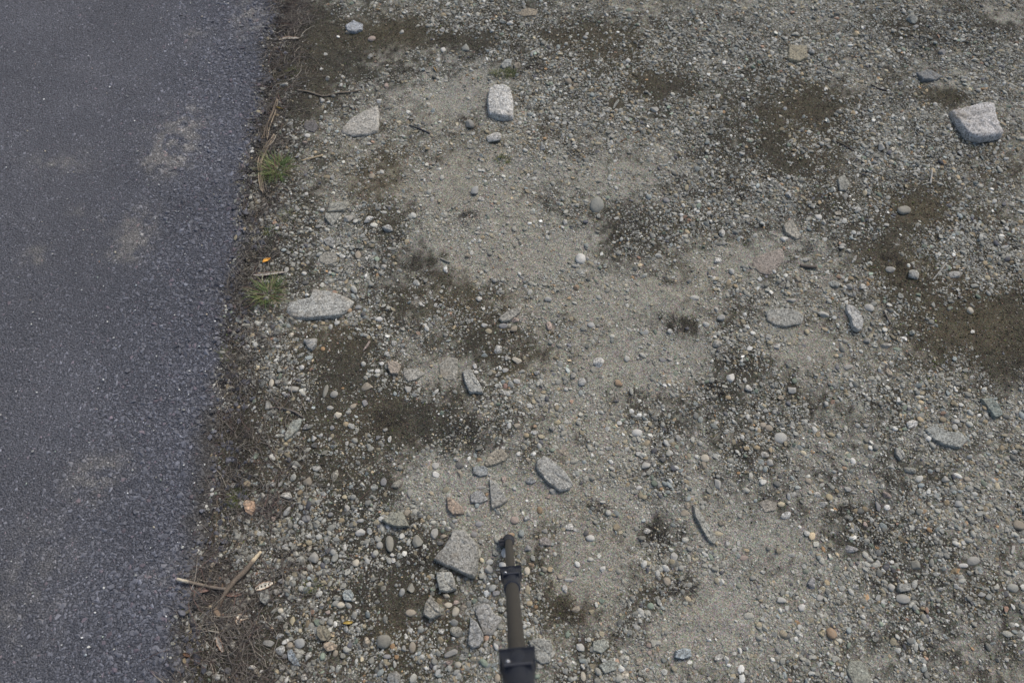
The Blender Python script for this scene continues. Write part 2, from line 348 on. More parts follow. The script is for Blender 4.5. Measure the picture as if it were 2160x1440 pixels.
SL = [
 ([(1038,176),(1058,175),(1076,182),(1083,205),(1083,244),(1066,246),(1048,244),(1030,236),(1027,208),(1031,184)],36,(.47,.465,.45),'whitish speckled granite block standing proud below the mossy strip'),
 ([(797,222),(800,245),(797,275),(775,284),(745,286),(722,280),(718,272),(740,250),(765,235)],13,(.37,.355,.325),'grey wedge-shaped stone with tan upper corner near the grey twig'),
 ([(2022,226),(2085,213),(2100,215),(2105,248),(2120,283),(2075,291),(2045,285),(2028,262),(2012,240),(2008,228)],36,(.44,.43,.43),'largest whitish granite block, four-sided, at the far right side'),
 ([(660,610),(690,612),(722,622),(747,635),(735,652),(715,665),(680,670),(640,672),(615,668),(603,655),(612,635),(655,628)],16,(.36,.36,.34),'long pale granite wedge right beside the lower green grass tuft'),
 ([(955,1117),(982,1117),(992,1130),(1009,1150),(1009,1192),(1002,1219),(990,1216),(965,1205),(935,1191),(912,1180),(920,1170),(935,1155),(950,1130)],20,(.285,.28,.26),'large grey triangular granite slab left of the pole foot'),
 ([(920,1206),(952,1206),(959,1220),(964,1243),(942,1249),(927,1246),(921,1220)],18,(.31,.31,.285),'squarish grey stone directly below the large triangular slab'),
 ([(909,1252),(916,1266),(925,1272),(931,1295),(920,1302),(907,1306),(892,1295),(897,1272)],20,(.29,.28,.25),'lumpy upright greyish stone with a small knob on top'),
 ([(1020,1270),(1032,1272),(1042,1292),(1060,1302),(1052,1317),(1037,1340),(1020,1337),(1012,1317),(1002,1292),(1002,1277)],13,(.31,.30,.28),'flat broad granite stone against the left side of the pole'),
 ([(992,1300),(1007,1312),(1019,1335),(1019,1350),(1010,1365),(995,1367),(986,1357),(990,1325)],13,(.33,.33,.32),'pale half-moon granite stone left of the pole and its flat neighbour'),
 ([(1115,1350),(1137,1344),(1162,1350),(1167,1367),(1160,1397),(1142,1400),(1125,1387)],7,(.27,.27,.25),'flat rough stone close to the right side of the pole'),
 ([(1147,960),(1160,965),(1190,990),(1210,1020),(1202,1032),(1180,1035),(1152,1015),(1130,987),(1132,970)],15,(.30,.30,.285),'long grey slab lying diagonally above the pole foot'),
 ([(1032,1010),(1045,1017),(1057,1035),(1072,1055),(1057,1067),(1037,1075),(1034,1040)],8,(.28,.28,.265),'flat grey shard, tall triangle, above the pole foot'),
 ([(997,985),(1020,983),(1030,988),(1028,1003),(1012,1006),(998,1000)],7,(.25,.265,.27),'small bluish flat stone between the tan stone and the triangle shard'),
 ([(992,1045),(1005,1035),(1018,1037),(1030,1055),(1015,1062),(993,1060)],6,(.27,.27,.265),'low grey flat stone just left of the tall triangle shard'),
 ([(942,1050),(955,1052),(975,1070),(980,1085),(955,1087),(945,1075)],8,(.30,.235,.185),'reddish tan triangular stone above the large triangular slab'),
 ([(1022,977),(1030,960),(1045,948),(1060,948),(1073,962),(1065,972),(1045,980),(1024,985)],12,(.29,.26,.21),'tan grey stone beside the orange pebble left of the dark diagonal slab'),
 ([(975,782),(985,778),(996,778),(1000,790),(1012,808),(1020,828),(1005,828),(990,827),(980,805)],13,(.31,.31,.29),'narrow leaning grey slab in the middle with a dark left edge'),
 ([(925,768),(945,752),(965,755),(966,780),(962,800),(940,802),(928,790)],4,(.26,.25,.22),'sunken grey rock left of the narrow leaning slab'),
 ([(850,780),(880,776),(897,788),(880,800),(860,805),(852,795)],4,(.30,.29,.26),'pale sunken rock between the sunken grey rock and the tan square stone'),
 ([(817,763),(838,762),(845,772),(840,789),(825,789),(818,778)],12,(.30,.255,.21),'squarish pinkish tan stone in the dark soil'),
 ([(695,432),(735,428),(735,436),(727,447),(690,449)],8,(.29,.285,.25),'upper half of the split pale slab below the upper grass tuft'),
 ([(687,452),(722,452),(715,463),(700,479),(685,461)],7,(.26,.26,.235),'lower half of the split pale slab below the upper grass tuft'),
 ([(681,507),(697,498),(708,510),(703,522),(690,520)],6,(.27,.27,.26),'small grey triangle stone under the split slab'),
 ([(672,540),(690,530),(712,536),(710,552),(690,560),(675,553)],3,(.26,.25,.22),'nearly buried pale rock above the long granite wedge'),
 ([(640,717),(669,714),(667,728),(658,739),(650,735)],9,(.30,.30,.29),'light grey triangular stone just below the long granite wedge'),
 ([(638,884),(630,905),(615,922),(602,930),(600,922),(612,895),(622,885)],9,(.25,.265,.24),'greenish grey finger-shaped stone below the curved grey twig'),
 ([(1615,655),(1632,649),(1665,651),(1690,660),(1697,670),(1690,683),(1655,690),(1635,686),(1620,675)],7,(.27,.27,.25),'flat oval grey rock on the right half, low in the soil'),
 ([(1785,641),(1800,645),(1815,660),(1822,675),(1818,695),(1808,699),(1798,690),(1793,670),(1784,655)],11,(.37,.37,.36),'curved whitish rock with rusty side, right of the oval rock'),
 ([(1590,545),(1620,533),(1650,525),(1655,545),(1640,565),(1625,580),(1600,575),(1587,560)],3,(.25,.215,.19),'flat pinkish rock flush with the ground, right half'),
 ([(1665,463),(1675,470),(1690,500),(1678,505),(1655,490),(1652,475)],8,(.27,.255,.22),'slanted grey wedge stone above the flat pinkish rock'),
 ([(728,55),(745,43),(765,50),(764,62),(748,68),(733,66)],11,(.30,.32,.35),'blue-grey stone at the top left near the seed pod'),
 ([(1055,140),(1066,127),(1080,128),(1078,140),(1062,147)],8,(.27,.28,.27),'grey flat stone above the mossy strip'),
 ([(1090,28),(1110,17),(1135,22),(1130,33),(1105,36)],3,(.25,.215,.165),'tan flush rock at the top edge, centre'),
 ([(1663,97),(1700,100),(1702,125),(1680,133),(1660,128)],9,(.25,.225,.165),'tan olive square rock among gravel near the top right'),
 ([(1930,155),(1955,150),(1980,160),(1990,163),(1970,172),(1945,172)],9,(.17,.18,.19),'dark grey flat rock above the largest granite block'),
 ([(1952,905),(1970,895),(2000,910),(2030,912),(2041,928),(2025,945),(1990,938),(1965,925)],7,(.27,.28,.265),'wide rough pale rock half buried at the right side'),
 ([(2070,840),(2090,838),(2108,855),(2116,875),(2100,881),(2088,866)],9,(.21,.24,.22),'greenish grey curved rock near the right edge'),
 ([(1890,942),(1905,948),(1912,962),(1900,970),(1890,958)],8,(.31,.31,.29),'small pale pointed stone left of the wide rough rock'),
 ([(1463,1065),(1472,1070),(1490,1100),(1512,1135),(1508,1148),(1495,1140),(1478,1110),(1465,1085)],12,(.31,.31,.28),'long narrow grey stone standing on edge, lower right of centre'),
 ([(1052,672),(1070,657),(1100,648),(1098,660),(1075,678),(1058,680)],6,(.29,.28,.25),'flat grey blade-shaped rock just above the tan and pink pebbles'),
 ([(1790,1393),(1815,1392),(1832,1415),(1840,1446),(1800,1450),(1785,1415)],6,(.235,.24,.205),'flat greenish rock cut by the bottom edge, right'),
 ([(805,1097),(830,1083),(850,1080),(857,1095),(864,1110),(840,1113),(815,1105)],18,(.24,.24,.20),'olive grey three-cornered rock with a dark twiggy weed below it'),
 ([(1765,378),(1780,370),(1792,390),(1784,403),(1770,402)],8,(.25,.25,.225),'small grey pyramid stone in the upper right'),
 ([(513,1062),(520,1054),(536,1057),(540,1072),(530,1087),(518,1080)],12,(.40,.27,.185),'orange-pink quartz stone in the dry litter by the road'),
 ([(605,1370),(614,1368),(622,1380),(633,1404),(620,1403),(608,1390)],10,(.21,.24,.27),'bluish triangular shard among pebbles at the bottom left'),
 ([(682,1355),(697,1352),(711,1361),(706,1370),(690,1374),(681,1366)],12,(.36,.29,.22),'tan angular stone at the bottom left touching a round pebble'),
 ([(668,1322),(683,1318),(698,1335),(694,1350),(678,1352),(668,1340)],9,(.20,.185,.14),'olive brown flat rock above the tan angular stone'),
 ([(727,1243),(740,1242),(746,1255),(741,1267),(726,1265),(722,1254)],12,(.33,.36,.36),'pale bluish square stone left of the lumpy upright stone'),
 ([(548,1245),(566,1240),(570,1262),(560,1275),(550,1268)],8,(.21,.21,.195),'flat dark grey stone right under the seed pod with dark holes'),
 ([(820,1420),(836,1414),(846,1424),(842,1440),(824,1444),(816,1432)],9,(.25,.25,.24),'grey stone touching the bottom edge left of the pole'),
 ([(1425,1372),(1440,1366),(1457,1368),(1458,1384),(1440,1390),(1422,1386)],12,(.29,.33,.35),'long bluish stone at the bottom, right of the pole'),
 ([(1138,1136),(1150,1131),(1162,1139),(1164,1150),(1140,1150),(1137,1145)],5,(.26,.235,.22),'flat pinkish grey stone right of the pole foot'),
 ([(1896,1230),(1919,1229),(1926,1244),(1900,1248),(1894,1242)],10,(.31,.31,.29),'light trapezoid pebble stone in the lower right gravel'),
 ([(645,258),(665,256),(673,270),(664,283),(648,281),(641,270)],5,(.105,.10,.105),'dark purple-grey flat stone beside the wedge near the road'),
 ([(1600,1060),(1615,1052),(1640,1058),(1638,1075),(1615,1080)],3,(.24,.22,.19),'nearly buried brownish rock right of the standing narrow stone'),
 ([(1250,1352),(1275,1346),(1286,1362),(1270,1377),(1250,1372)],5,(.26,.27,.24),'sunken grey-green rock to the lower right of the pole'),
 ([(1262,1402),(1285,1390),(1305,1396),(1300,1412),(1275,1420)],5,(.25,.265,.24),'sunken long rock near the bottom edge right of the pole'),
]
for k, (p, h, c, l) in enumerate(SL): slab(p, h, c, l, seed=k+1)

# ------------------------------------------------------------ pebbles, read off the photo: x y rx ry turn colour
PB = """734 461 11 9 20 p|777 462 13 7 30 l|1260 428 14 18 -10 n|1003 402 10 10 0 b|1016 420 8 7 0 p|1225 545 10 11 0 w|1239 545 6 6 0 p|1043 290 18 13 0 l|733 66 6 5 0 t|982 101 11 10 0 n|1091 139 9 8 0 t
1923 38 13 11 0 n|1925 893 14 11 20 l|1515 1018 9 14 0 p|1541 794 9 11 -20 w|1648 921 13 12 0 p|1796 1156 17 9 0 u|1713 1231 11 15 -20 u|1873 1042 12 9 -40 k|1937 1192 12 13 20 e|1883 1238 10 10 0 p|1806 1236 10 8 0 p|1905 1262 14 10 0 p
1407 1226 8 10 20 t|1754 1335 10 12 20 o|1734 1335 7 9 0 y|1751 1047 7 8 0 y|1722 1043 9 8 0 p|1320 1425 11 12 0 c|1347 1393 11 9 0 t|1369 1360 7 7 0 k|1369 1376 7 6 0 k|1387 1370 4 7 0 o|1514 1387 12 7 20 p|1561 1371 6 8 0 w
1691 1281 10 8 0 l|1647 1266 12 7 -20 p|1422 1171 9 11 -20 p|1444 1082 9 6 20 t|1451 1066 7 8 0 t|1523 1102 9 7 0 t|1731 1260 9 8 0 p|1570 1176 9 5 10 k|1829 1104 6 8 0 k|1364 1118 12 6 -20 p|1494 1348 7 7 0 w|1789 1029 9 6 0 p|1535 1144 7 10 -20 p
1158 688 9 11 -10 k|1084 693 10 8 0 t|1088 675 9 6 0 k|1022 685 8 6 0 w|1061 687 9 5 0 u|1158 632 9 6 0 b|1010 628 8 7 0 p|1216 607 7 6 0 o|1406 421 8 5 -10 u|987 539 7 6 0 t|1466 628 12 7 -10 p|1192 467 6 6 0 p|913 419 5 7 0 p|940 567 6 8 0 w|1247 686 8 6 0 b
1050 735 12 11 0 p|1092 760 12 8 -30 c|1070 756 6 6 0 g|1066 780 9 5 10 w|1002 771 5 6 0 w|1004 784 5 4 0 w|1091 804 12 7 -20 l|1066 815 5 6 0 r|1120 832 6 5 0 c|1262 762 13 13 0 l|1229 805 10 11 0 b|1209 792 9 9 0 g|1304 809 10 8 -30 o|1132 787 8 6 0 b
860 819 9 8 0 p|796 782 6 5 0 w|817 747 6 6 0 w|1091 899 7 7 0 t|1127 900 6 5 0 o|1176 891 7 5 0 y|1127 912 10 6 0 w|1164 905 7 7 0 g|1011 970 8 5 0 o|969 981 8 8 0 d|919 1000 9 9 0 w|920 981 9 8 0 p|962 969 7 6 0 p|1114 970 6 5 0 t
1062 1011 6 9 0 k|971 1000 7 10 20 t|835 1022 15 9 40 e|1191 955 16 8 -20 t|1084 1030 5 6 0 b|1121 1012 14 10 10 b|1165 1035 8 7 0 p|1157 1047 7 5 0 k|1286 944 9 6 0 p|1307 892 6 7 0 w|1012 1029 12 4 0 g|1027 1044 4 5 0 o
822 1145 8 20 10 e|801 1149 7 8 0 g|882 1143 14 15 20 e|917 1125 8 13 -10 p|936 1131 8 6 0 t|929 1145 10 6 0 d|944 1115 8 7 0 p|1085 1097 9 8 0 k|1010 1105 7 6 0 u|960 1099 8 5 0 b|1112 1092 9 9 0 b|1129 1102 4 11 0 w|1079 1127 7 4 0 o|1000 1127 7 6 0 u
1015 1142 6 7 0 b|1046 1167 8 8 0 n|1064 1166 6 10 0 w|1060 1191 8 8 0 w|1030 1200 10 11 0 p|1112 1157 8 8 0 u|1202 1112 10 8 0 w|1245 1134 9 7 0 w|1215 1117 8 6 0 p|1149 1119 8 7 0 g|1120 1190 8 5 -20 o|1112 1203 6 9 0 c|1147 1199 7 7 0 t|1180 1215 7 7 0 t
1192 1240 7 12 -10 w|1244 1179 7 7 0 p|1271 1199 7 8 0 l|1200 1222 10 5 0 p|1215 1285 9 7 20 t|1046 1251 10 8 0 u|1057 1267 8 10 0 n|1056 1285 10 8 0 n|942 1257 8 7 0 c|946 1276 8 6 0 c|961 1270 7 6 0 k|977 1280 8 6 0 t|961 1290 7 11 -20 c|867 1240 8 14 -10 e|866 1292 10 8 0 t
964 1330 14 14 0 e|932 1331 8 7 0 p|956 1347 5 5 0 w|947 1397 8 7 0 k|966 1401 7 7 0 c|817 1384 8 5 0 u|810 1352 15 16 0 e|870 1365 7 12 0 t|852 1367 7 7 0 g|1225 1365 12 9 0 p|1205 1432 8 9 0 n|1230 1425 5 11 0 c|1049 1430 6 10 0 t|955 1375 18 8 20 g|810 1240 6 8 20 e
827 1170 6 6 0 w|830 1181 5 6 0 w|844 1171 8 7 0 n|445 1188 9 8 30 t|475 1193 14 8 0 e|583 1246 9 9 0 g|619 1229 8 9 0 n|652 1231 7 6 0 w|593 1224 8 6 0 u|710 1260 8 8 30 n|719 1275 8 7 0 c|692 1290 7 6 0 k|678 1277 7 8 -20 g|756 1290 7 7 0 b|707 1377 8 9 0 t
773 1354 8 12 -10 t|631 1356 11 11 0 b|610 1361 7 8 0 t|591 1371 12 12 20 b|650 1383 8 12 -20 p|600 1384 8 7 0 u|715 1408 7 12 -20 n|551 1340 9 6 10 c|617 1308 6 11 0 y|602 1319 5 9 -10 e|590 1340 10 8 20 b|580 1286 12 4 30 n|591 1287 6 6 0 c|565 1357 15 8 0 g
572 1325 5 5 0 o|602 1153 8 8 0 p|652 1156 5 10 -20 c|660 1177 12 14 -20 g|687 1181 9 9 0 n|706 1177 7 11 -20 n|751 1187 7 8 0 c|582 1183 5 6 0 w|642 1207 6 6 0 c|685 1306 5 5 0 b|730 1327 7 8 0 b|594 1409 6 10 20 g|531 1407 8 8 0 p|540 1416 6 7 0 t|640 1427 9 9 0 p
606 1045 12 9 0 p|650 1015 12 10 0 t|707 1002 8 16 -10 e|606 1079 8 12 -20 b|577 1093 6 8 20 k|664 939 9 6 0 d|662 925 6 8 0 w|696 926 5 5 0 p|732 934 5 7 0 p|797 922 7 6 30 u|822 925 5 9 0 w|602 937 5 5 0 y|810 1017 6 9 0 u|790 1028 10 8 20 n|865 1040 7 12 0 g
646 1094 9 8 0 u|645 1080 7 6 0 b|636 1102 7 6 0 b|697 1086 7 6 0 u|761 1122 11 10 0 w|761 1098 8 5 0 b|732 1072 8 8 0 p|617 1135 6 5 0 c|602 1152 7 7 0 p|624 1110 6 6 0 g|576 1022 7 6 0 p|592 1022 5 8 -40 g|860 1082 8 9 0 t
735 654 7 6 0 o|697 689 6 6 0 p|615 706 6 8 -10 c|800 672 8 5 0 w|757 647 9 5 10 b|830 722 7 8 20 g|816 746 6 7 0 p|805 767 5 4 0 w|637 775 5 5 0 w|774 815 13 9 10 t|705 832 8 7 0 g|687 825 5 13 -10 e|770 850 7 8 20 u|696 860 7 5 0 g|712 875 10 7 30 c
745 857 7 5 40 t|600 830 5 5 0 w|606 834 6 6 0 u|650 841 5 5 0 w|574 809 5 8 0 c|620 822 13 8 -10 g|634 749 11 5 20 g|775 727 4 15 -30 k|612 752 5 5 0 p|567 857 9 10 0 g|587 920 7 6 0 n|701 902 7 6 0 u|812 907 6 5 0 g|645 901 7 7 0 u
727 611 7 6 0 p|606 571 5 7 0 p|642 577 5 4 0 w|645 596 7 5 0 d|785 375 6 6 0 t|781 360 5 5 0 e|702 376 6 5 0 g|586 486 5 5 0 w|647 411 4 4 0 w|555 422 7 6 0 t|755 537 6 9 10 t|811 562 7 6 0 p|820 537 5 7 0 p|680 444 5 4 0 w|778 303 6 4 0 p|818 480 13 8 0 b
679 210 8 6 20 p|796 187 6 6 0 e|816 184 6 7 0 k|800 215 6 5 0 w|691 165 5 5 0 g|650 290 6 4 0 w|644 306 7 5 0 k|780 120 8 5 0 g|847 69 5 5 0 p|934 64 6 5 0 w|935 107 5 5 0 w|784 81 8 6 0 k|825 21 6 6 0 g|600 175 8 5 0 p
1199 172 7 6 0 t|1215 180 6 4 0 t|1382 231 10 6 10 p|1060 46 8 5 0 n|1075 49 7 4 0 w|1037 67 5 4 0 b|1144 312 7 7 0 b|990 263 12 9 0 g|1300 217 4 14 -30 n|1280 32 5 4 0 w|1325 127 5 4 0 w
1860 310 8 8 0 p|1881 315 6 5 0 c|1880 341 6 5 0 c|1985 112 10 6 0 u|1910 122 6 5 0 n|1837 112 7 4 0 t|1767 137 6 5 0 w|1679 72 11 6 0 n|2027 319 7 6 0 b|1745 296 7 4 0 c|1655 230 5 4 0 w|1646 246 5 4 0 c|1932 55 7 5 0 b|1712 110 9 7 0 b
1663 413 7 6 0 b|1726 459 7 6 -20 w|1655 503 9 6 0 w|1766 452 7 5 0 c|1514 549 10 8 0 w|1926 578 14 11 -20 p|1900 623 9 6 20 n|1760 598 14 8 0 n|1793 604 9 9 20 g|1819 603 8 7 0 p|2045 656 6 7 0 c|2055 603 9 6 0 n|2093 588 6 4 0 p|1909 441 14 9 20 e
1671 633 12 5 0 p|1738 662 15 8 0 p|1803 545 4 14 -30 g|1833 649 10 8 -20 p|1521 672 10 9 0 p|1621 711 8 7 0 p|1642 728 7 6 0 p|1683 589 7 6 0 t|1925 701 8 7 0 n|1792 772 11 7 0 g|1831 716 9 7 0 g|1870 727 14 8 0 g|1876 785 8 10 0 t|1880 568 12 8 20 g|2016 580 17 8 0 g|1523 491 7 10 -10 p|1702 546 9 5 0 g
1579 817 8 8 0 p|1672 819 13 8 0 p|1744 851 7 7 0 p|1344 913 11 8 0 w|1429 923 7 7 0 p|1362 981 10 8 10 p|1358 999 6 7 0 g|1396 969 8 8 0 d|1487 965 9 8 0 c|1485 979 7 8 0 t|1615 957 12 8 0 g|1626 975 9 9 0 g|1611 894 7 6 0 t|1624 901 8 7 0 t|1782 986 5 5 0 o|1706 1013 6 7 0 t
2025 1062 9 9 0 b|2042 1010 7 6 0 t|1995 1010 9 8 0 p|2070 1000 5 5 0 c|2152 1106 12 11 0 t|2038 1118 7 7 0 p|1396 759 9 5 0 u|1413 759 7 4 0 g|1511 726 12 9 0 g|1640 732 8 7 0 p|1648 837 7 6 0 t|1857 1066 7 12 0 u|1921 990 14 9 -20 n|1658 1086 12 8 30 b|1736 1062 10 8 0 g|1664 1046 5 9 0 b
2138 1239 12 9 0 n|2072 1253 9 6 0 b|2086 1259 7 6 0 n|1983 1243 8 6 0 b|2017 1237 7 7 0 b|2055 1182 14 9 20 g|2033 1192 9 5 0 w|2140 1158 5 15 -30 p|1672 1170 8 7 0 p|1611 1206 8 6 0 p|1348 1028 7 6 0 w""".replace('\n', '|').split('|')
pebs = []
for s_ in PB:
    a = s_.split(); pebs.append([float(v) for v in a[:5]]+[a[5]])
def peb_mesh(rx, ry, rz, ang, seed, angular):
    bm = bmesh.new(); bmesh.ops.create_icosphere(bm, subdivisions=3, radius=1)
    rd = random.Random(seed); off = Vector((rd.uniform(-9, 9), rd.uniform(-9, 9), rd.uniform(-9, 9)))
    pl = [(Vector((rd.gauss(0, 1), rd.gauss(0, 1), rd.gauss(0, .7))).normalized(), rd.uniform(.52, .85) if angular else rd.uniform(.78, 1.0)) for _ in range(11 if angular else 5)]
    ca, sa = math.cos(ang), math.sin(ang)
    for v in bm.verts:
        n = v.co.copy(); q = n*(1+(.26 if angular else .17)*mnoise.noise(n*1.1+off)+.06*mnoise.noise(n*2.6+off))
        for (d, o_) in pl:
            e = q.dot(d)-o_
            if e > 0: q = q-d*e*(1.0 if angular else .6)
        q = Vector((q.x*rx, q.y*ry, q.z*rz)); v.co = (q.x*ca-q.y*sa, q.x*sa+q.y*ca, q.z)
    me = bpy.data.meshes.new('pebble'); bm.to_mesh(me); bm.free()
    for p in me.polygons: p.use_smooth = True
    return me
# landmarks used in the labels
LM = [(1055,210,'whitish granite block'),(762,258,'grey wedge stone with the tan corner'),(2065,250,'largest granite block'),(675,642,'long granite wedge'),(965,1170,'large triangular slab'),(942,1228,'squarish grey stone'),
 (911,1283,'lumpy upright stone'),(1030,1305,'flat stone against the pole'),(1003,1338,'half-moon stone'),(1142,1372,'flat rough stone beside the pole'),(1170,1000,'dark diagonal slab'),(1048,1045,'tall triangle shard'),
 (958,1070,'reddish tan triangle'),(1047,965,'tan grey stone'),(995,803,'narrow leaning slab'),(830,775,'pinkish tan square stone'),(712,445,'split pale slab'),(655,725,'light triangular stone'),(618,907,'greenish finger-shaped stone'),
 (1656,669,'flat oval rock'),(1803,670,'curved whitish rock'),(1620,553,'flat pinkish rock'),(1672,484,'slanted wedge stone'),(748,55,'blue-grey stone'),(1680,115,'tan olive rock'),(1960,162,'dark flat rock'),(1995,920,'wide rough rock'),
 (2095,860,'curved greenish rock'),(1487,1105,'standing narrow stone'),(1075,665,'blade-shaped rock'),(1812,1420,'flat greenish rock at the edge'),(835,1097,'olive three-cornered rock'),(1780,388,'small pyramid stone'),
 (526,1070,'orange-pink quartz stone'),(618,1386,'bluish shard'),(696,1362,'tan angular stone'),(733,1254,'pale bluish square stone'),(585,362,'upper grass tuft'),(570,620,'lower grass tuft'),(505,1225,'forked branch'),
 (557,1237,'seed pod with holes'),(1440,1378,'long bluish stone'),(692,196,'bent grey twig'),(600,868,'curved grey twig'),(1075,1140,'foot of the pole'),(1152,1140,'flat pinkish grey stone'),(1910,1238,'light trapezoid stone'),(1705,562,'brown stick stub')]
def describe(px, py):
    best = min(LM, key=lambda l: (l[0]-px)**2+((l[1]-py)*1.3)**2); dx, dy = px-best[0], py-best[1]
    v = 'above' if dy < -14 else 'below' if dy > 14 else ''; h = 'left' if dx < -14 else 'right' if dx > 14 else ''
    if v and h: d = f'{v}-{h} of'
    elif v: d = v
    elif h: d = f'{h} of'
    else: d = 'touching'
    return best[2], d, math.hypot(dx, dy)
infos = []; seen = {}
ORD = ['nearest', 'second nearest', 'third nearest', 'fourth nearest', 'fifth nearest', 'sixth nearest', 'seventh nearest', 'eighth nearest']
for k, (px, py, rx, ry, an, c) in enumerate(pebs):
    lm, d, r = describe(px, py); big = max(rx, ry); ratio = max(rx, ry)/min(rx, ry)
    sz = 'tiny' if big < 6 else 'small' if big < 9 else 'medium' if big < 13 else 'large'
    shp = 'sliver-shaped' if ratio > 2.2 else 'elongated' if ratio > 1.45 else 'rounded'
    key = (sz, CN[c], shp, d, lm); seen.setdefault(key, []).append((r, k)); infos.append(key)
M_ANG = set('pgelnb')
for key, lst in seen.items():
    lst.sort()
    for q, (r, k) in enumerate(lst):
        px, py, rx, ry, an, c = pebs[k]; sz, cn, shp, d, lm = key
        lab = f'{sz} {cn} {shp} pebble {d} the {lm}'
        if len(lst) > 1: lab += f', {ORD[min(q, 7)]}'
        sx, sy = gscale(px, py); wr = rx*sx*1.08; wh = ry*sy*1.02
        rd = random.Random(k); ang_ = rd.random() < (.92 if c in M_ANG else .6)
        rz = min(wr, wh)*rd.uniform(.45, .75); wx, wy, _ = G(px, py, rz*.5)
        z = float(surf_z(np.array([wx]), np.array([wy]))[0])
        fq = rd.uniform(1.0, 1.3); cc = [v*fq*w_ for v, w_ in zip(COL[c], (1.02, 1, .95))]
        o = link('pebble', peb_mesh(wr, wh, rz, R(an), k+50, ang_), M_granite if (ang_ and rd.random() < .5) else M_pebble, loc=(wx, wy, z+rz*rd.uniform(-.1, .35)))
        o.rotation_euler = (rd.uniform(-.2, .2), rd.uniform(-.2, .2), 0)
        o.color = (*cc, 1); tag(o, lab, 'pebble', 'pebbles lying on the bare ground'); occ.append((wx, wy, max(wr, wh)))

# ------------------------------------------------------------ loose grains: geometry-node instances on computed points
proto = bpy.data.collections.new('grain_shapes')            # never linked: only the shapes the nodes pick from
def hull_mesh(name, n, seed, flat=.75, bev=.12, smooth=False):
    rd = random.Random(seed); bm = bmesh.new()
    for _ in range(n):
        v = Vector((rd.gauss(0, 1), rd.gauss(0, 1), rd.gauss(0, 1))).normalized()*rd.uniform(.85, 1.05); bm.verts.new((v.x, v.y*.85, v.z*flat))
    r = bmesh.ops.convex_hull(bm, input=bm.verts); bmesh.ops.delete(bm, geom=[g for g in r['geom_interior'] if isinstance(g, bmesh.types.BMVert)], context='VERTS')
    if bev: bmesh.ops.bevel(bm, geom=list(bm.edges), offset=bev, segments=1, affect='EDGES', clamp_overlap=True)
    me = bpy.data.meshes.new(name); bm.to_mesh(me); bm.free()
    for p in me.polygons: p.use_smooth = smooth
    return me
def make_protos(name, kinds, mat):
    c = bpy.data.collections.new(name)
    for k, me in enumerate(kinds):
        me.materials.append(mat); c.objects.link(bpy.data.objects.new(f'{name}_{k:02d}', me))
    return c
def round_mesh(seed, sub=2):
    me = peb_mesh(1, .82, .68, 0, seed, seed % 3 == 0)
    if sub == 2:
        bm = bmesh.new(); bmesh.ops.create_icosphere(bm, subdivisions=2, radius=1); off = Vector((seed*3.1, seed, 2))
        for v in bm.verts:
            n = v.co.copy(); q = n*(1+.22*mnoise.noise(n*1.2+off)); v.co = (q.x, q.y*.82, q.z*.68)
        me = bpy.data.meshes.new('grain'); bm.to_mesh(me); bm.free()
        for p in me.polygons: p.use_smooth = True
    return me
C_grav = make_protos('gravel_shape', [hull_mesh('grain', 13, s, .65, .10) for s in range(7)]+[round_mesh(s) for s in range(5)], M_grav)
C_grit = make_protos('grit_shape', [hull_mesh('grain', 8, 40+s, .75, 0) for s in range(8)], M_grit)
C_agg = make_protos('aggregate_shape', [hull_mesh('grain', 12, 80+s, .6, .12, False) for s in range(10)], M_agg)
def gn_group(name, coll):
    g = bpy.data.node_groups.new(name, 'GeometryNodeTree')
    g.interface.new_socket('Geometry', in_out='INPUT', socket_type='NodeSocketGeometry'); g.interface.new_socket('Geometry', in_out='OUTPUT', socket_type='NodeSocketGeometry')
    n = g.nodes; gi = n.new('NodeGroupInput'); go = n.new('NodeGroupOutput'); m2p = n.new('GeometryNodeMeshToPoints'); ip = n.new('GeometryNodeInstanceOnPoints')
    ci = n.new('GeometryNodeCollectionInfo'); ci.inputs['Collection'].default_value = coll; ci.inputs['Separate Children'].default_value = True; ci.inputs['Reset Children'].default_value = True
    def at(nm, ty):
        a = n.new('GeometryNodeInputNamedAttribute'); a.data_type = ty; a.inputs['Name'].default_value = nm; return a.outputs['Attribute']
    L = g.links.new
    L(gi.outputs[0], m2p.inputs[0]); L(m2p.outputs[0], ip.inputs['Points']); L(ci.outputs[0], ip.inputs['Instance']); ip.inputs['Pick Instance'].default_value = True
    L(at('pick', 'INT'), ip.inputs['Instance Index']); L(at('turn', 'FLOAT_VECTOR'), ip.inputs['Rotation']); L(at('size', 'FLOAT_VECTOR'), ip.inputs['Scale']); L(ip.outputs[0], go.inputs[0])
    return g
def scatter(name, coll, P, size, turn, colr, label, cat):
    n = len(P); me = bpy.data.meshes.new(name); me.vertices.add(n); me.vertices.foreach_set('co', P.astype(np.float32).ravel())
    a = me.attributes.new('size', 'FLOAT_VECTOR', 'POINT'); a.data.foreach_set('vector', size.astype(np.float32).ravel())
    a = me.attributes.new('turn', 'FLOAT_VECTOR', 'POINT'); a.data.foreach_set('vector', turn.astype(np.float32).ravel())
    a = me.attributes.new('pick', 'INT', 'POINT'); a.data.foreach_set('value', rng.integers(0, len(coll.objects), n).astype(np.int32))
    col_attr(me, 'tint', colr); o = link(name, me); m = o.modifiers.new('grains', 'NODES'); m.node_group = gn_group(name, coll)
    tag(o, label, cat, kind='stuff'); return o
occA = np.array(occ)
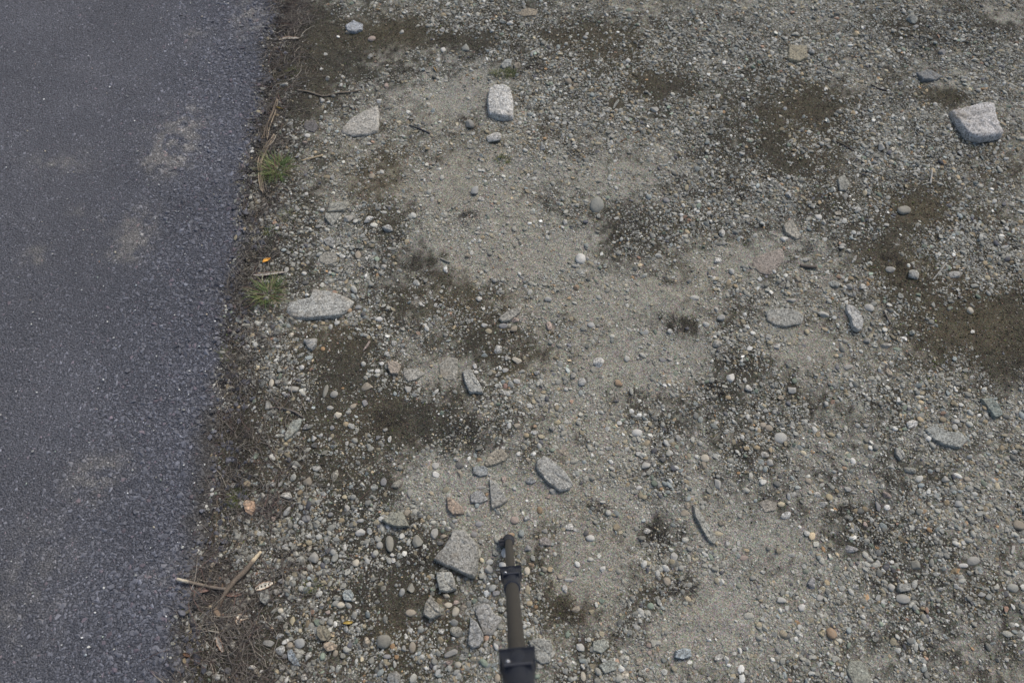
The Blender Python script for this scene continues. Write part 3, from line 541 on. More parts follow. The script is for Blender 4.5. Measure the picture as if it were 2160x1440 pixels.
def off_stones(x, y, pad=.0, keep=.06):
    ok = np.ones(len(x), bool)
    for P in polys:
        q = np.array(P); x0, y0 = q.min(0)-.01; x1, y1 = q.max(0)+.01
        s = np.where((x > x0) & (x < x1) & (y > y0) & (y < y1))[0]
        if len(s): ins = in_poly(x[s], y[s], P); ok[s[ins]] = rng.random(ins.sum()) < 0
    for (cx, cy, r) in occ:
        s = np.where((abs(x-cx) < r) & (abs(y-cy) < r))[0]
        if len(s): ok[s[(x[s]-cx)**2+(y[s]-cy)**2 < (r*.85+pad)**2]] = False
    return ok
PAL = np.array([(.36,.355,.325),(.43,.425,.40),(.30,.295,.27),(.25,.25,.235),(.50,.495,.47),(.31,.28,.22),(.20,.20,.19),(.28,.30,.295),(.33,.28,.21),(.60,.59,.56),(.13,.13,.14),(.35,.25,.17),(.23,.26,.22),(.30,.22,.18)])
PW = np.array([.19,.13,.16,.11,.06,.10,.06,.06,.05,.02,.03,.006,.03,.008]); PW /= PW.sum()
def inframe_box(n, x0=-1.3, x1=2.4, y0=-.55, y1=2.75):
    x, y = rng.uniform(x0, x1, n), rng.uniform(y0, y1, n); D = CAM_H*ct+y*st
    ok = ((np.abs(x) < D*.75+.10) & (y > -.12) & (y < 2.2)) | (rng.random(n) < .4)
    return x[ok], y[ok]
def soil_grains(n, lo, hi, power, use_stony, flatz=(.5, .8), sink=.15, dust=(.25, .75), seed=0, gain=1.0):
    x, y = inframe_box(n); u = x-edge(y); x, y = x[u > -.03], y[u > -.03]; u = x-edge(y)
    dk, br, stn = soil_fields(x, y)
    w = np.clip(stn, 0, 1.3)**1.35*1.7*gain if use_stony else (.55+.45*stn)
    cl = fbm(x, y, .035, 200+seed, 3); w = w*np.clip(.35+2.2*(cl-.32), .15, 1.6)
    w = w*np.where(u < 0, .35, 1)
    ok = (rng.random(len(x)) < w) & off_stones(x, y, hi*.4); x, y, dk, br, u = x[ok], y[ok], dk[ok], br[ok], u[ok]; n = len(x)
    r = lo+(hi-lo)*rng.random(n)**power
    z = surf_z(x, y)+r*(rng.uniform(-.15, .5, n)-sink)
    ci = rng.choice(len(PAL), n, p=PW); C = PAL[ci]; C = (C*1.35-.35*C.mean(1, keepdims=True))*rng.uniform(.66, 1.25, (n, 1))
    sc = soil_col(dk, br); du = rng.uniform(*dust, n)[:, None]*(1-.35*dk[:, None]); C = C*(1-du)+sc*1.15*du; C = C*np.where(rng.random(n) < .09, 1.5, 1)[:, None]*np.array([1.01, 1., .96])
    size = np.stack([r*rng.uniform(.85, 1.25, n), r*rng.uniform(.75, 1.05, n), r*rng.uniform(*flatz, n)], 1)
    turn = np.stack([rng.normal(0, .25, n), rng.normal(0, .25, n), rng.uniform(0, 6.28, n)], 1)
    return np.stack([x, y, z], 1), size, turn, C
P_, s_, t_, c_ = soil_grains(200000, .0034, .0092, 2.3, True, dust=(.0, .5), seed=1)
scatter('gravel', C_grav, P_, s_, t_, c_, 'loose grey gravel stones scattered over the bare earth', 'gravel')
P_, s_, t_, c_ = soil_grains(900000, .0017, .0038, 1.6, True, seed=2, dust=(.05, .6), gain=1.25)
scatter('fine_gravel', C_grav, P_, s_, t_, c_, 'fine grey gravel filling the ground between larger pebbles', 'gravel')
P_, s_, t_, c_ = soil_grains(420000, .0008, .0021, 1.3, False, flatz=(.6, 1), seed=3, dust=(.35, .9))
scatter('grit', C_grit, P_, s_, t_, c_, 'sandy grit covering the compacted soil', 'grit')

x, y = inframe_box(420000); dk, br, stn = soil_fields(x, y); cl = fbm(x, y, .025, 230, 3)
ok = (x-edge(y) > -.02) & (rng.random(len(x)) < dk**1.6*np.clip(.3+2.4*(cl-.35), .1, 1)) & off_stones(x, y); x, y, dk, br = x[ok], y[ok], dk[ok], br[ok]; n = len(x)
rr_ = .0008+.0024*rng.random(n)**2.5; bs = soil_col(np.full(n, .95), br)*rng.lognormal(.10, .40, (n, 1))
bs = np.where((rng.random(n) < .08)[:, None], bs*np.array([.9, 1.15, .6])*1.3, bs)
scatter('soil_crumbs', C_grit, np.stack([x, y, surf_z(x, y)+rr_*.4], 1), np.stack([rr_*1.25, rr_, rr_*.75], 1), np.stack([rng.normal(0, .4, n), rng.normal(0, .4, n), rng.uniform(0, 6.28, n)], 1), bs,
        'dark brown crumbs of soil and moss on the damp ground', 'soil crumbs')

# asphalt aggregate: jittered lattice, finer away from the edge
def agg(spacing, rr, keep, zoff, seed, thr):
    xs_ = np.arange(-2.6, -.3, spacing); ys_ = np.arange(-.55, 2.75, spacing*.9)
    x, y = np.meshgrid(xs_, ys_); x = x+(np.arange(len(ys_)) % 2)[:, None]*spacing/2; x = x.ravel(); y = y.ravel()
    x = x+rng.normal(0, spacing*.3, len(x)); y = y+rng.normal(0, spacing*.3, len(x)); u = x-edge(y)
    ok = (u < .012) & (rng.random(len(x)) < keep(u, x, y)); x, y, u = x[ok], y[ok], u[ok]; n = len(x)
    r = spacing*rr*rng.uniform(.7, 1.25, n)
    ruff = sst(-.45, -.03, u+.25*(fbm(x, y, .2, 300)-.5))
    z = road_z(x, y)+r*(-.42+zoff+ruff*.17)+r*rng.normal(0, .08+.07*ruff, n)
    C = road_col(x, y)*rng.lognormal(0, .20, (n, 1)); tn = rng.random(n)
    C = np.where((tn < .05)[:, None], C*np.array([1.15, .95, .95]), C); C = np.where((tn > .985)[:, None], C*1.7, C)
    size = np.stack([r*rng.uniform(.85, 1.25, n), r*rng.uniform(.75, 1.05, n), r*rng.uniform(.75, 1.0, n)], 1)
    turn = np.stack([rng.normal(0, .10+.12*ruff, n), rng.normal(0, .10+.12*ruff, n), rng.uniform(0, 6.28, n)], 1)
    return np.stack([x, y, z], 1), size, turn, C
A1 = agg(.0112, .72, lambda u, x, y: .30+.68*sst(-.5, -.05, u+.3*(fbm(x, y, .15, 310)-.5)), .0, 1, 0)
A2 = agg(.0062, .62, lambda u, x, y: .95+0*u, .05, 2, 0)
P_, s_, t_, c_ = [np.concatenate([a, b]) for a, b in zip(A1, A2)]
tag(scatter('asphalt_aggregate', C_agg, P_, s_, t_, c_, 'dark stones bound into the worn asphalt road surface', 'aggregate'))
n = 1500; y = rng.uniform(-.5, 2.7, n); u = rng.normal(.006, .02, n)+.03*np.exp(-((y-.45)/.3)**2)*rng.normal(0, 1, n); x = edge(y)+u; r = rng.uniform(.003, .009, n)
ok = (u > -.05) & (u < .06) & (fbm(x, y, .06, 333) > .42); x, y, r = x[ok], y[ok], r[ok]; n = len(x)
scatter('asphalt_crumbs', C_agg, np.stack([x, y, surf_z(x, y)+r*.3], 1), np.stack([r*1.15, r, r*.8], 1), np.stack([rng.normal(0, .3, n), rng.normal(0, .3, n), rng.uniform(0, 6.28, n)], 1), np.array([[.095, .095, .105]])*rng.lognormal(0, .25, (n, 1)),
        'loose dark asphalt crumbs along the ragged road edge', 'asphalt crumbs')
# small pale grains lying on the asphalt
n = 2600; x = rng.uniform(-2.2, -.45, n); y = rng.uniform(-.5, 2.7, n); u = x-edge(y)
ok = (u < -.01) & (rng.random(n) < .35+.65*sst(-.5, -.05, u)); x, y = x[ok], y[ok]; n = len(x); r = rng.uniform(.0010, .0030, n)**1.0*np.where(rng.random(n) < .12, 1.5, 1)
C = PAL[rng.choice(len(PAL), n, p=PW)]*rng.uniform(.8, 1.7, (n, 1))
scatter('stray_grit', C_grav, np.stack([x, y, road_z(x, y)+r*.8+.0015], 1), np.stack([r, r*.9, r*.7], 1), np.stack([rng.normal(0, .3, n), rng.normal(0, .3, n), rng.uniform(0, 6.28, n)], 1), C,
        'small pale grains scattered on the asphalt road', 'grit')

# ------------------------------------------------------------ strands (litter, weeds, grass)
def strands(name, base, direc, length, rad, colr, seg=4, curl=.5, lift=0.0, droop=0.0, flat=None, mat=None, hug=True):
    n = len(base); V = []; Fs = []; Cc = []
    sides = 3 if flat is None else 2
    ang = np.arctan2(direc[:, 1], direc[:, 0]); p = base.copy(); k = rng.normal(0, curl, n)
    rings = []
    el = direc[:, 2].copy()
    for s in range(seg+1):
        w = np.maximum(.25, 1-(s/seg)**1.5*.75)
        rr = rad*w
        tx, ty = np.cos(ang), np.sin(ang); nx_, ny_ = -ty, tx
        if sides == 3:
            off = [(nx_*rr*math.cos(a), ny_*rr*math.cos(a), rr*math.sin(a)) for a in (math.pi/2, math.pi*7/6, math.pi*11/6)]
        else:
            off = [(nx_*rr, ny_*rr, rr*.3), (-nx_*rr, -ny_*rr, -rr*.3)]
        for o in off: V.append(np.stack([p[:, 0]+o[0], p[:, 1]+o[1], p[:, 2]+o[2]], 1)); Cc.append(colr)
        st_ = length/seg
        p = p+np.stack([tx*np.cos(el)*st_, ty*np.cos(el)*st_, np.sin(el)*st_], 1)
        if hug: p[:, 2] = np.maximum(surf_z(p[:, 0], p[:, 1])+rad*.6, p[:, 2])
        ang = ang+k/seg+rng.normal(0, curl*.35, n); el = el-droop/seg
    V = np.stack(V, 1).reshape(-1, 3); Cc = np.stack(Cc, 1).reshape(-1, 3)
    per = (seg+1)*sides; b = np.arange(n)[:, None]*per; F4 = []
    for s in range(seg):
        if sides == 3:
            for q in range(3):
                q2 = (q+1) % 3; F4.append(b+np.array([[s*3+q, s*3+q2, (s+1)*3+q2, (s+1)*3+q]]))
        else: F4.append(b+np.array([[s*2, s*2+1, (s+1)*2+1, (s+1)*2]]))
    me = np_mesh(name, V, np.concatenate(F4), True); col_attr(me, 'tint', Cc)
    return me
SC = np.array([(.17,.15,.125),(.115,.10,.09),(.24,.215,.18),(.08,.07,.066),(.33,.295,.235),(.15,.10,.085)]); SW = np.array([.28,.27,.16,.18,.05,.06]); SW /= SW.sum()
n = 60000; y = rng.uniform(-.5, 2.7, n); wd = .035+.075*sst(1.15, .2, y)+.02*vn(y, y*0, .2, 7); u = .035+wd*rng.normal(0, .8, n)+.03*sst(.6, 0, y); x = edge(y)+u
den = .22+.9*sst(.65, .05, y)+.5*np.exp(-((y-.78)/.12)**2)*0+.5*sst(1.6, 2.1, y)*.5; cl = fbm(x, y, .06, 400)
ok = (u > -.02) & (rng.random(n) < den*np.clip(3*(cl-.33), .05, 1)) & off_stones(x, y); x, y = x[ok], y[ok]; n = len(x)
b = np.stack([x, y, surf_z(x, y)+rng.uniform(.001, .008, n)], 1); an = rng.uniform(0, 6.28, n)
thick = rng.random(n) < .10
me = strands('litter', b, np.stack([np.cos(an), np.sin(an), rng.normal(0, .08, n)], 1), rng.uniform(.012, .075, n), rng.uniform(.0004, .0009, n)*np.where(thick, 1.5, 1), SC[rng.choice(len(SC), n, p=SW)]*np.where(thick, 1.7, 1.25)[:, None], curl=.7)
tag(link('dry_litter', me, M_straw), 'matted dead grass and rootlets along the road edge', 'litter', kind='stuff')
# sparse rootlets over the dark soil
x, y = inframe_box(45000, -.8, 2.2); n = len(x); dk, br, stn = soil_fields(x, y); ok = (rng.random(n) < (dk**1.5)*.8) & (x > edge(y)+.02) & off_stones(x, y); x, y = x[ok], y[ok]; n = len(x)
b = np.stack([x, y, surf_z(x, y)+.0015], 1); an = rng.uniform(0, 6.28, n)
me = strands('rootlets', b, np.stack([np.cos(an), np.sin(an), np.zeros(n)], 1), rng.uniform(.006, .028, n), rng.uniform(.0003, .00055, n), SC[rng.choice(len(SC), n, p=SW)]*.8, seg=3, curl=.8)
tag(link('rootlets', me, M_straw), 'thin dark rootlets lying on the darker soil', 'rootlets', kind='stuff')

def strand_thing(name, px, py, rx, ry, n, L, rad, cols, label, cat, group=None, el=(0, .6), curl=.6, mat=None, flat=None, spread=.5, droop=.3, part=None, parent=None):
    cx, cy, _ = G(px, py); sx, sy = gscale(px, py)
    a = rng.uniform(0, 6.28, n); r = rng.random(n)**.6*spread
    x = rx*sx*r*np.cos(a); y = ry*sy*r*np.sin(a); zb = surf_z(x+cx, y+cy)
    an = a+rng.normal(0, .7, n); Lr = rng.uniform(L[0], L[1], n)
    cc = np.array(cols)[rng.integers(0, len(cols), n)]*rng.uniform(.8, 1.2, (n, 1))
    me = strands(name, np.stack([x+cx, y+cy, zb+.001], 1), np.stack([np.cos(an), np.sin(an), rng.uniform(*el, n)], 1), Lr, np.full(n, rad)*rng.uniform(.7, 1.2, n), cc, curl=curl, droop=droop, flat=flat)
    z0 = float(surf_z(np.array([cx]), np.array([cy]))[0])
    me.transform(Matrix.Translation((-cx, -cy, -z0)))
    if parent: return link(part, me, mat, parent)
    o = link(name, me, mat, loc=(cx, cy, z0)); tag(o, label, cat, group); return o
WD = [(.055,.048,.046),(.075,.066,.062),(.10,.088,.078),(.04,.036,.036)]
WEEDS = [(990,458,34,22,'dark wiry dead weed on pale soil below the bluish round pebble',1),(1215,325,34,16,'dark wispy dead weed right of the light cracked stone',1),(1130,146,34,14,'flat dead weed to the upper right of the whitish granite block',.8),
 (1510,822,30,24,'dense dark dead weed beside the white oval pebble',1.2),(1430,682,42,34,'wispy brown dead weed left of the flat oval rock',1),(1045,625,28,16,'faint dead weed above the blade-shaped rock',.5),(865,690,46,22,'dark dead weed right of the long granite wedge',.8),
 (985,905,44,28,'dead weed at the right end of the dark soil patch',1),(820,885,50,28,'wide dead weed in the middle of the dark soil patch',1),(520,985,60,50,'spreading dead grass clump by the road above the quartz stone',1.4),(1400,905,26,18,'small dead weed in the gravel right of the pole',.6),
 (1265,1072,36,9,'thin flat dark weed right of the pinkish grey stone',.7),(1385,1120,36,28,'dark dead weed left of the standing narrow stone',1),(1440,1240,50,34,'dark dead weed around the tan oval pebble',1.1),(1785,1080,26,26,'dark dead weed above the blue-purple pebble',.7),
 (1850,1130,40,26,'dead weed right of the blue-purple pebble',.7),(1180,1295,48,34,'thin branching dead weed right of the pole middle',.7),(885,1180,36,18,'twiggy fan-shaped weed at the left tip of the triangular slab',.8),(860,1108,40,12,'dark twiggy weed below the olive three-cornered rock',.8),
 (1560,762,40,28,'dark dead weed above the white oval pebble',.8),(1330,480,44,34,'dark dead weed below the greenish oval stone',.8),(1480,330,36,20,'sparse dead weed in the gravel at upper right',.6),(1880,552,36,22,'brown dead weed above the pale lumpy pebble',.7),(1340,830,26,12,'small dark weed right of the orange pebble',.6),
 (1450,385,36,30,'reddish dark dead weed in the upper gravel',.7),(1550,400,50,40,'dark dead weed in the stony patch left of the pyramid stone',.9),(2010,200,44,14,'yellowish dead weed above the largest granite block',.7),(1225,930,22,16,'faint dark weed right of the dark diagonal slab top',.5),(650,985,60,30,'loose dead grass right of the spreading clump',.6)]
for (px, py, rx, ry, lab, den) in WEEDS:
    strand_thing('dead_weed', px, py, rx, ry, int(85*den), (.008, .03*max(rx, 24)/34), .00038, WD if 'yellowish' not in lab else [(.2,.17,.10),(.15,.13,.08)], lab, 'weed', 'dead weeds on the bare ground', el=(0, .5), mat=M_straw, spread=.55)
GC = [(.12,.18,.05),(.09,.14,.045),(.17,.22,.065),(.06,.10,.035),(.20,.20,.09)]; GD = [(.26,.23,.12),(.20,.15,.10),(.17,.09,.07)]
for (px, py, s, n, lab) in [(586,362,1.0,210,'upper green grass tuft at the road edge below the dry stalks'),(568,622,.95,185,'lower green grass tuft beside the long granite wedge')]:
    cx, cy, _ = G(px, py); z0 = float(surf_z(np.array([cx]), np.array([cy]))[0])
    e = bpy.data.objects.new('grass_tuft', None); S.collection.objects.link(e); e.location = (cx, cy, z0); tag(e, lab, 'grass tuft', 'green grass tufts by the road')
    strand_thing('b', px, py, 24, 20, n, (.014*s, .062*s), .0008, GC, None, None, el=(.15, 1.2), curl=.55, spread=.9, mat=M_grass, flat=1, part='green_blades', parent=e, droop=.9)
    strand_thing('b', px, py, 30, 22, 70, (.03*s, .065*s), .0008, GD, None, None, el=(0, .6), curl=.4, mat=M_grass, flat=1, part='dry_blades', parent=e, droop=.5)
for (px, py, rx, ry, n, lab) in [(1062,158,34,9,260,'mossy green strip just above the whitish granite block'),(1060,340,16,10,70,'faint green sprout below the light cracked stone'),(572,492,18,10,60,'small green sprout between the two grass tufts'),
      (618,155,14,8,60,'little green sprout at the road edge near the top'),(500,1050,22,22,110,'green blades inside the dead clump near the quartz stone'),(610,460,20,14,50,'reddish green sprout below the upper tuft'),(655,1235,22,10,50,'tiny green sprout right of the seed pod with holes'),(480,750,10,20,40,'tiny green sprout at the road edge, mid height')]:
    strand_thing('green_sprout', px, py, rx, ry, n, (.006, .018), .0007, [(.10,.12,.035),(.13,.14,.05),(.08,.09,.03)], lab, 'sprout', 'small green sprouts', el=(.2, 1.1), mat=M_grass, flat=1, spread=.9)

# ------------------------------------------------------------ sticks, stalks, pods, leaves
def tube(name, pts, rads, colr, mat, parent=None, sides=7, seed=0, tipcol=None, knobs=True, lift=.0):
    V = []; C = []; P = [Vector(p) for p in pts]
    # resample
    Q = []; Rr = []
    for i in range(len(P)-1):
        for k in range(4):
            f = k/4; a = P[max(0, i-1)]; b = P[i]; c = P[i+1]; d = P[min(len(P)-1, i+2)]
            q = .5*((2*b)+(c-a)*f+(2*a-5*b+4*c-d)*f*f+(3*b-a-3*c+d)*f**3); Q.append(q); Rr.append(rads[i]*(1-f)+rads[i+1]*f)
    Q.append(P[-1]); Rr.append(rads[-1]); rd = random.Random(seed); n = len(Q)
    for i, q in enumerate(Q):
        t = (Q[min(n-1, i+1)]-Q[max(0, i-1)]).normalized(); a = t.cross(Vector((0, 0, 1))).normalized(); b = a.cross(t)
        r = Rr[i]*(1+(.14*mnoise.noise(Vector((i*.9, seed, 0))) if knobs else 0))
        for s in range(sides):
            th = 6.2832*s/sides; rr = r*(1+.12*mnoise.noise(Vector((i*.5, s*1.3, seed)))); V.append(q+a*math.cos(th)*rr+b*math.sin(th)*rr)
            cc = np.array(colr)*(1+.25*mnoise.noise(Vector((i*.7, s*.8, seed+9))))
            if tipcol and i >= n-4: cc = np.array(tipcol)
            C.append(cc)
    Fs = []; 
    for i in range(n-1):
        for s in range(sides): Fs.append((i*sides+s, i*sides+(s+1) % sides, (i+1)*sides+(s+1) % sides, (i+1)*sides+s))
    Fs.append(tuple(range(sides))[::-1]); Fs.append(tuple((n-1)*sides+s for s in range(sides)))
    org = Q[0] if not parent else Vector((0, 0, 0))
    me = bpy.data.meshes.new(name); me.from_pydata([v-org for v in V], [], Fs); me.update()
    for p in me.polygons: p.use_smooth = True
    col_attr(me, 'tint', np.array(C)); o = link(name, me, mat, parent, None if parent else org); return o
def gp(px, py, h=0.):                                         # ground point with height above the soil
    x, y, _ = G(px, py, h); return Vector((x, y, float(surf_z(np.array([x]), np.array([y]))[0])+h))
def stick(pix, rad, colr, label, name='twig', cat='twig', group='dead twigs on the ground', mat=None, tip=None, h=None, seed=0):
    hs = h or [rad*1.1]*len(pix)
    o = tube(name, [gp(px, py, hh) for (px, py), hh in zip(pix, hs)], [rad*(1 if i else .8) for i in range(len(pix))], colr, mat or M_wood, seed=seed or int(pix[0][0]), tipcol=tip)
    tag(o, label, cat, group); return o
stick([(625,192),(650,194),(682,201),(712,196),(740,193),(762,190)], .0028, (.20,.165,.125), 'bent grey-brown twig lying level near the top left')
stick([(637,104),(633,120),(630,136)], .0010, (.19,.16,.12), 'short thin upright stalk left of the curved thin stalk')
stick([(637,104),(655,116),(670,132),(682,149)], .0012, (.17,.145,.11), 'curved thin stalk bending down right below the white seed pod')
stick([(637,343),(655,338),(683,331)], .0030, (.42,.33,.21), 'pale cut stick right of the upper grass tuft')
stick([(864,265),(885,273),(907,283)], .0022, (.05,.052,.058), 'short dark straight stick right of the grey wedge stone')
stick([(816,271),(828,275),(836,278)], .0014, (.06,.06,.062), 'tiny dark stick touching the wedge stone side')
stick([(1837,179),(1852,187),(1869,193)], .0026, (.045,.04,.042), 'short black stick in gravel, upper right')
stick([(1757,295),(1780,305),(1802,318)], .0020, (.10,.082,.065), 'brown stick on dark soil, upper right')
stick([(1966,358),(1965,372),(1963,387)], .0026, (.36,.34,.30), 'pale stub of wood right of the pyramid stone')
stick([(1944,390),(1954,387),(1962,384)], .0018, (.30,.29,.25), 'small pale stick touching the pale wood stub')
stick([(1688,559),(1705,561),(1723,563)], .0045, (.13,.11,.09), 'brown stick stub right of the flat pinkish rock')
stick([(1966,592),(1980,575),(1995,556)], .0022, (.30,.285,.25), 'pale straight twig leaning up right of the pale lumpy pebble')
stick([(1864,655),(1870,668),(1878,682)], .0022, (.17,.15,.125), 'short grey twig right of the curved whitish rock')
stick([(1303,300),(1320,290),(1340,278),(1364,270)], .0013, (.20,.115,.06), 'rusty thin twig right of the dead weed, upper middle')
stick([(929,545),(938,549),(949,554)], .0028, (.25,.235,.195), 'short grey stick on the pale soil left of the centre')
stick([(570,863),(585,861),(605,864),(622,869),(638,879)], .0027, (.15,.13,.11), 'curved grey twig above the greenish finger-shaped stone')
stick([(578,950),(586,972),(597,998)], .0010, (.33,.29,.22), 'thin straight straw in the dead grass right of the clump', 'straw', 'straw', 'loose straws by the road')
stick([(458,1040),(456,1090),(452,1140),(450,1170)], .0009, (.21,.17,.12), 'long thin upright straw above the forked branch, at the road edge', 'straw', 'straw', 'loose straws by the road')
stick([(397,1298),(396,1315),(396,1333)], .0010, (.48,.43,.33), 'short pale straw at the road edge under the forked branch', 'straw', 'straw', 'loose straws by the road')
stick([(538,1250),(548,1230),(556,1216)], .0017, (.17,.15,.13), 'grey thin stick between the forked branch and the holed pod')
stick([(528,670),(515,690),(503,705)], .0015, (.22,.175,.13), 'brown straight straw below the lower grass tuft', 'straw', 'straw', 'loose straws by the road')
stick([(545,470),(565,464),(590,457)], .0009, (.30,.26,.2), 'thin pale straw between the tufts, leaning right', 'straw', 'straw', 'loose straws by the road')
stick([(562,410),(580,440),(592,480),(598,495)], .0009, (.17,.14,.10), 'long thin brown straw running down below the upper tuft', 'straw', 'straw', 'loose straws by the road')
stick([(533,400),(540,440),(552,480),(557,500)], .0010, (.20,.16,.12), 'long curved straw hanging along the road edge', 'straw', 'straw', 'loose straws by the road')
# bundles of dry stalks at the road edge
for nm, path, lab in [('a', [(583,205),(575,225),(566,250),(560,270),(556,290)], 'upper bundle of brown dry stalks along the road edge'), ('b', [(578,288),(565,305),(552,325),(546,350),(548,375),(553,405)], 'lower bundle of brown dry stalks left of the upper grass tuft')]:
    org = gp(*path[0], .0); e = bpy.data.objects.new('stalk_bundle', None); S.collection.objects.link(e); e.location = org; tag(e, lab, 'dry stalks', 'bundles of dry stalks')
    for k in range(8 if nm == 'b' else 6):
        dx, dy = random.gauss(0, 4.5), random.gauss(0, 4); bend = random.gauss(0, 3.5)
        pts = [gp(px+dx*(.3+.25*i)+bend*math.sin(i), py+dy, random.uniform(.004, .014))-org for i, (px, py) in enumerate(path)]
        tube('stalk', pts, [random.uniform(.0010, .0017)]*len(pts), random.choice([(.34,.27,.19),(.24,.19,.14),(.42,.34,.24),(.17,.14,.11)]), M_straw, e, sides=5, seed=k)
for path, c in [([(553,400),(570,405),(590,412),(610,416)], (.26,.20,.14)), ([(556,395),(575,392),(600,402),(618,410)], (.22,.17,.12)), ([(577,264),(592,268),(600,266)], (.30,.24,.14)), ([(590,270),(605,262),(609,255)], (.30,.24,.16))]:
    stick(path, .0011, c, f'curved brown straw {"under" if path[0][1] > 300 else "above"} the upper grass tuft, {"upper" if path[0][1] in (395, 264) else "lower"} of two', 'straw', 'straw', 'loose straws by the road')
# forked branch
org = gp(455, 1290, .004); e = bpy.data.objects.new('forked_branch', None); S.collection.objects.link(e); e.location = org
tag(e, 'broken forked branch with pale tip lying across the road edge', 'branch')
main = [(452,1290,.004),(463,1270,.006),(478,1247,.009),(496,1225,.011),(515,1207,.012),(533,1186,.012),(552,1163,.010)]
tube('main_stem', [gp(a, b_, c)-org for a, b_, c in main], [.0055,.0048,.0050,.0054,.0058,.0052,.0030], (.19,.15,.11), M_wood, e, sides=10, seed=3, tipcol=(.55,.45,.30))
tube('side_stem', [gp(a, b_, .012)-org for a, b_ in [(476,1242),(455,1239),(430,1234),(405,1229),(381,1223)]], [.0034,.0036,.0033,.0034,.0030], (.20,.165,.13), M_wood, e, seed=5, tipcol=(.50,.44,.33))
tube('broken_knot', [gp(454,1288,.006)-org, gp(461,1296,.005)-org, gp(463,1301,.004)-org], [.006,.0055,.003], (.24,.175,.12), M_wood, e, seed=8)
# pods
M_pod = mat_attr('pod_shell', .7, .25, 250)
def pod(path, rad, label, seeds=0, colr=(.62,.57,.46), under=(.30,.15,.08)):
    org = gp(*path[0], .003); e = bpy.data.objects.new('seed_pod', None); S.collection.objects.link(e); e.location = org; tag(e, label, 'seed pod', 'broken pale seed pods by the road')
    P = [gp(a, b_, .004)-org for a, b_ in path]; n = 13; V = []; Fs = []; C = []; m = 7
    tot = P[-1]-P[0]; 
    for i in range(n):
        f = i/(n-1)*(len(P)-1); k = min(int(f), len(P)-2); q = P[k].lerp(P[k+1], f-k); t = (P[k+1]-P[k]).normalized(); a = t.cross(Vector((0, 0, 1)))
        w = rad*max(.12, math.sin(math.pi*(i/(n-1)*.9+.05))**.6)*(1+.12*math.sin(i*2.1))
        for j in range(m):
            v = j/(m-1)*2-1; V.append(q+a*v*w+Vector((0, 0, .0010+.0035*abs(v)**2*(w/rad)))); C.append(np.array(colr if abs(v) < .9 else under)*(1+.15*mnoise.noise(Vector((i*.6, j*.6, path[0][0])))))
    nb = len(V)
    for i in range(n*m): V.append(V[i]-Vector((0, 0, .0012))); C.append(np.array(under))
    for i in range(n-1):
        for j in range(m-1):
            q = (i*m+j, i*m+j+1, (i+1)*m+j+1, (i+1)*m+j); Fs.append(q); Fs.append(tuple(nb+x for x in q[::-1]))
    for i in range(n-1):
        for j in (0, m-1): Fs.append((i*m+j, (i+1)*m+j, nb+(i+1)*m+j, nb+i*m+j))
    me = bpy.data.meshes.new('shell'); me.from_pydata(V, [], Fs); me.update()
    for p in me.polygons: p.use_smooth = True
    col_attr(me, 'tint', np.array(C)); link('shell', me, M_pod, e)
    for s in range(seeds):
        f = (s+1)/(seeds+1); q = P[0].lerp(P[-1], f) if len(P) == 2 else P[min(int(f*(len(P)-1)), len(P)-2)].lerp(P[min(int(f*(len(P)-1)), len(P)-2)+1], f*(len(P)-1) % 1)
        me = peb_mesh(rad*.20, rad*.26, rad*.2, s, s, False); col_attr(me, 'tint', np.tile([.035, .022, .016], (len(me.vertices), 1))); link('seed', me, M_pod, e, q+Vector((0, 0, .0018)))
pod([(540,1243),(557,1236),(576,1229)], .0072, 'pale seed pod with dark holes right of the forked branch', 4)
pod([(499,1297),(511,1302),(524,1301)], .0062, 'small white pod piece with two dark seeds below the forked branch', 2)
pod([(502,1302),(504,1310),(505,1317)], .0052, 'white broken pod half with brown rim under the two-seed piece', 0)
pod([(586,79),(605,80),(633,84)], .0058, 'long white seed pod with ragged edge near the top of the road edge', 0)
pod([(534,580),(550,583),(572,582),(603,577)], .0045, 'pale twisted seed pod directly above the lower grass tuft', 0, (.45,.42,.36))
pod([(459,1342),(464,1355),(471,1374)], .0048, 'faded grey pod lying in dead grass at the bottom left', 0, (.36,.33,.28))
def leaf(px, py, L, w, ang, colr, label, name='dead_leaf', cat='leaf', group='dead leaves by the road'):
    o_ = gp(px, py, .003); V = []; Fs = []; C = []; n, m = 9, 5
    for i in range(n):
        f = i/(n-1); ww = w*max(.04, math.sin(math.pi*f)**.75); 
        for j in range(m):
            v = j/(m-1)*2-1; x, y = (f-.5)*L, v*ww; z = .003*v*v+.004*math.sin(f*3+1)*.6+.0008*math.sin(i*3+j)
            V.append((x*math.cos(ang)-y*math.sin(ang), x*math.sin(ang)+y*math.cos(ang), z)); C.append(np.array(colr)*(1.25 if j == 2 else 1)*(1+.2*math.sin(i*1.7+j)))
    nb = len(V); V += [(a, b_, c-.0008) for a, b_, c in V]; C += C
    for i in range(n-1):
        for j in range(m-1): q = (i*m+j, i*m+j+1, (i+1)*m+j+1, (i+1)*m+j); Fs += [q, tuple(nb+t for t in q[::-1])]
    me = bpy.data.meshes.new(name); me.from_pydata(V, [], Fs); me.update()
    for p in me.polygons: p.use_smooth = True
    col_attr(me, 'tint', np.array(C)); tag(link(name, me, M_pod, loc=o_), label, cat, group)
leaf(421,1244,.046,.0058,-.03,(.20,.135,.11),'narrow brown leaf just under the side stem of the branch')
leaf(497,1254,.040,.0045,.05,(.20,.125,.095),'reddish narrow leaf crossing below the main branch stem')
leaf(565,553,.024,.0055,.75,(.70,.36,.07),'bright orange flake of peel in the litter above the lower tuft','orange_flake','peel',None)
leaf(735,1312,.022,.0035,.1,(.40,.29,.08),'yellow-brown leaf fragment among bottom left pebbles')
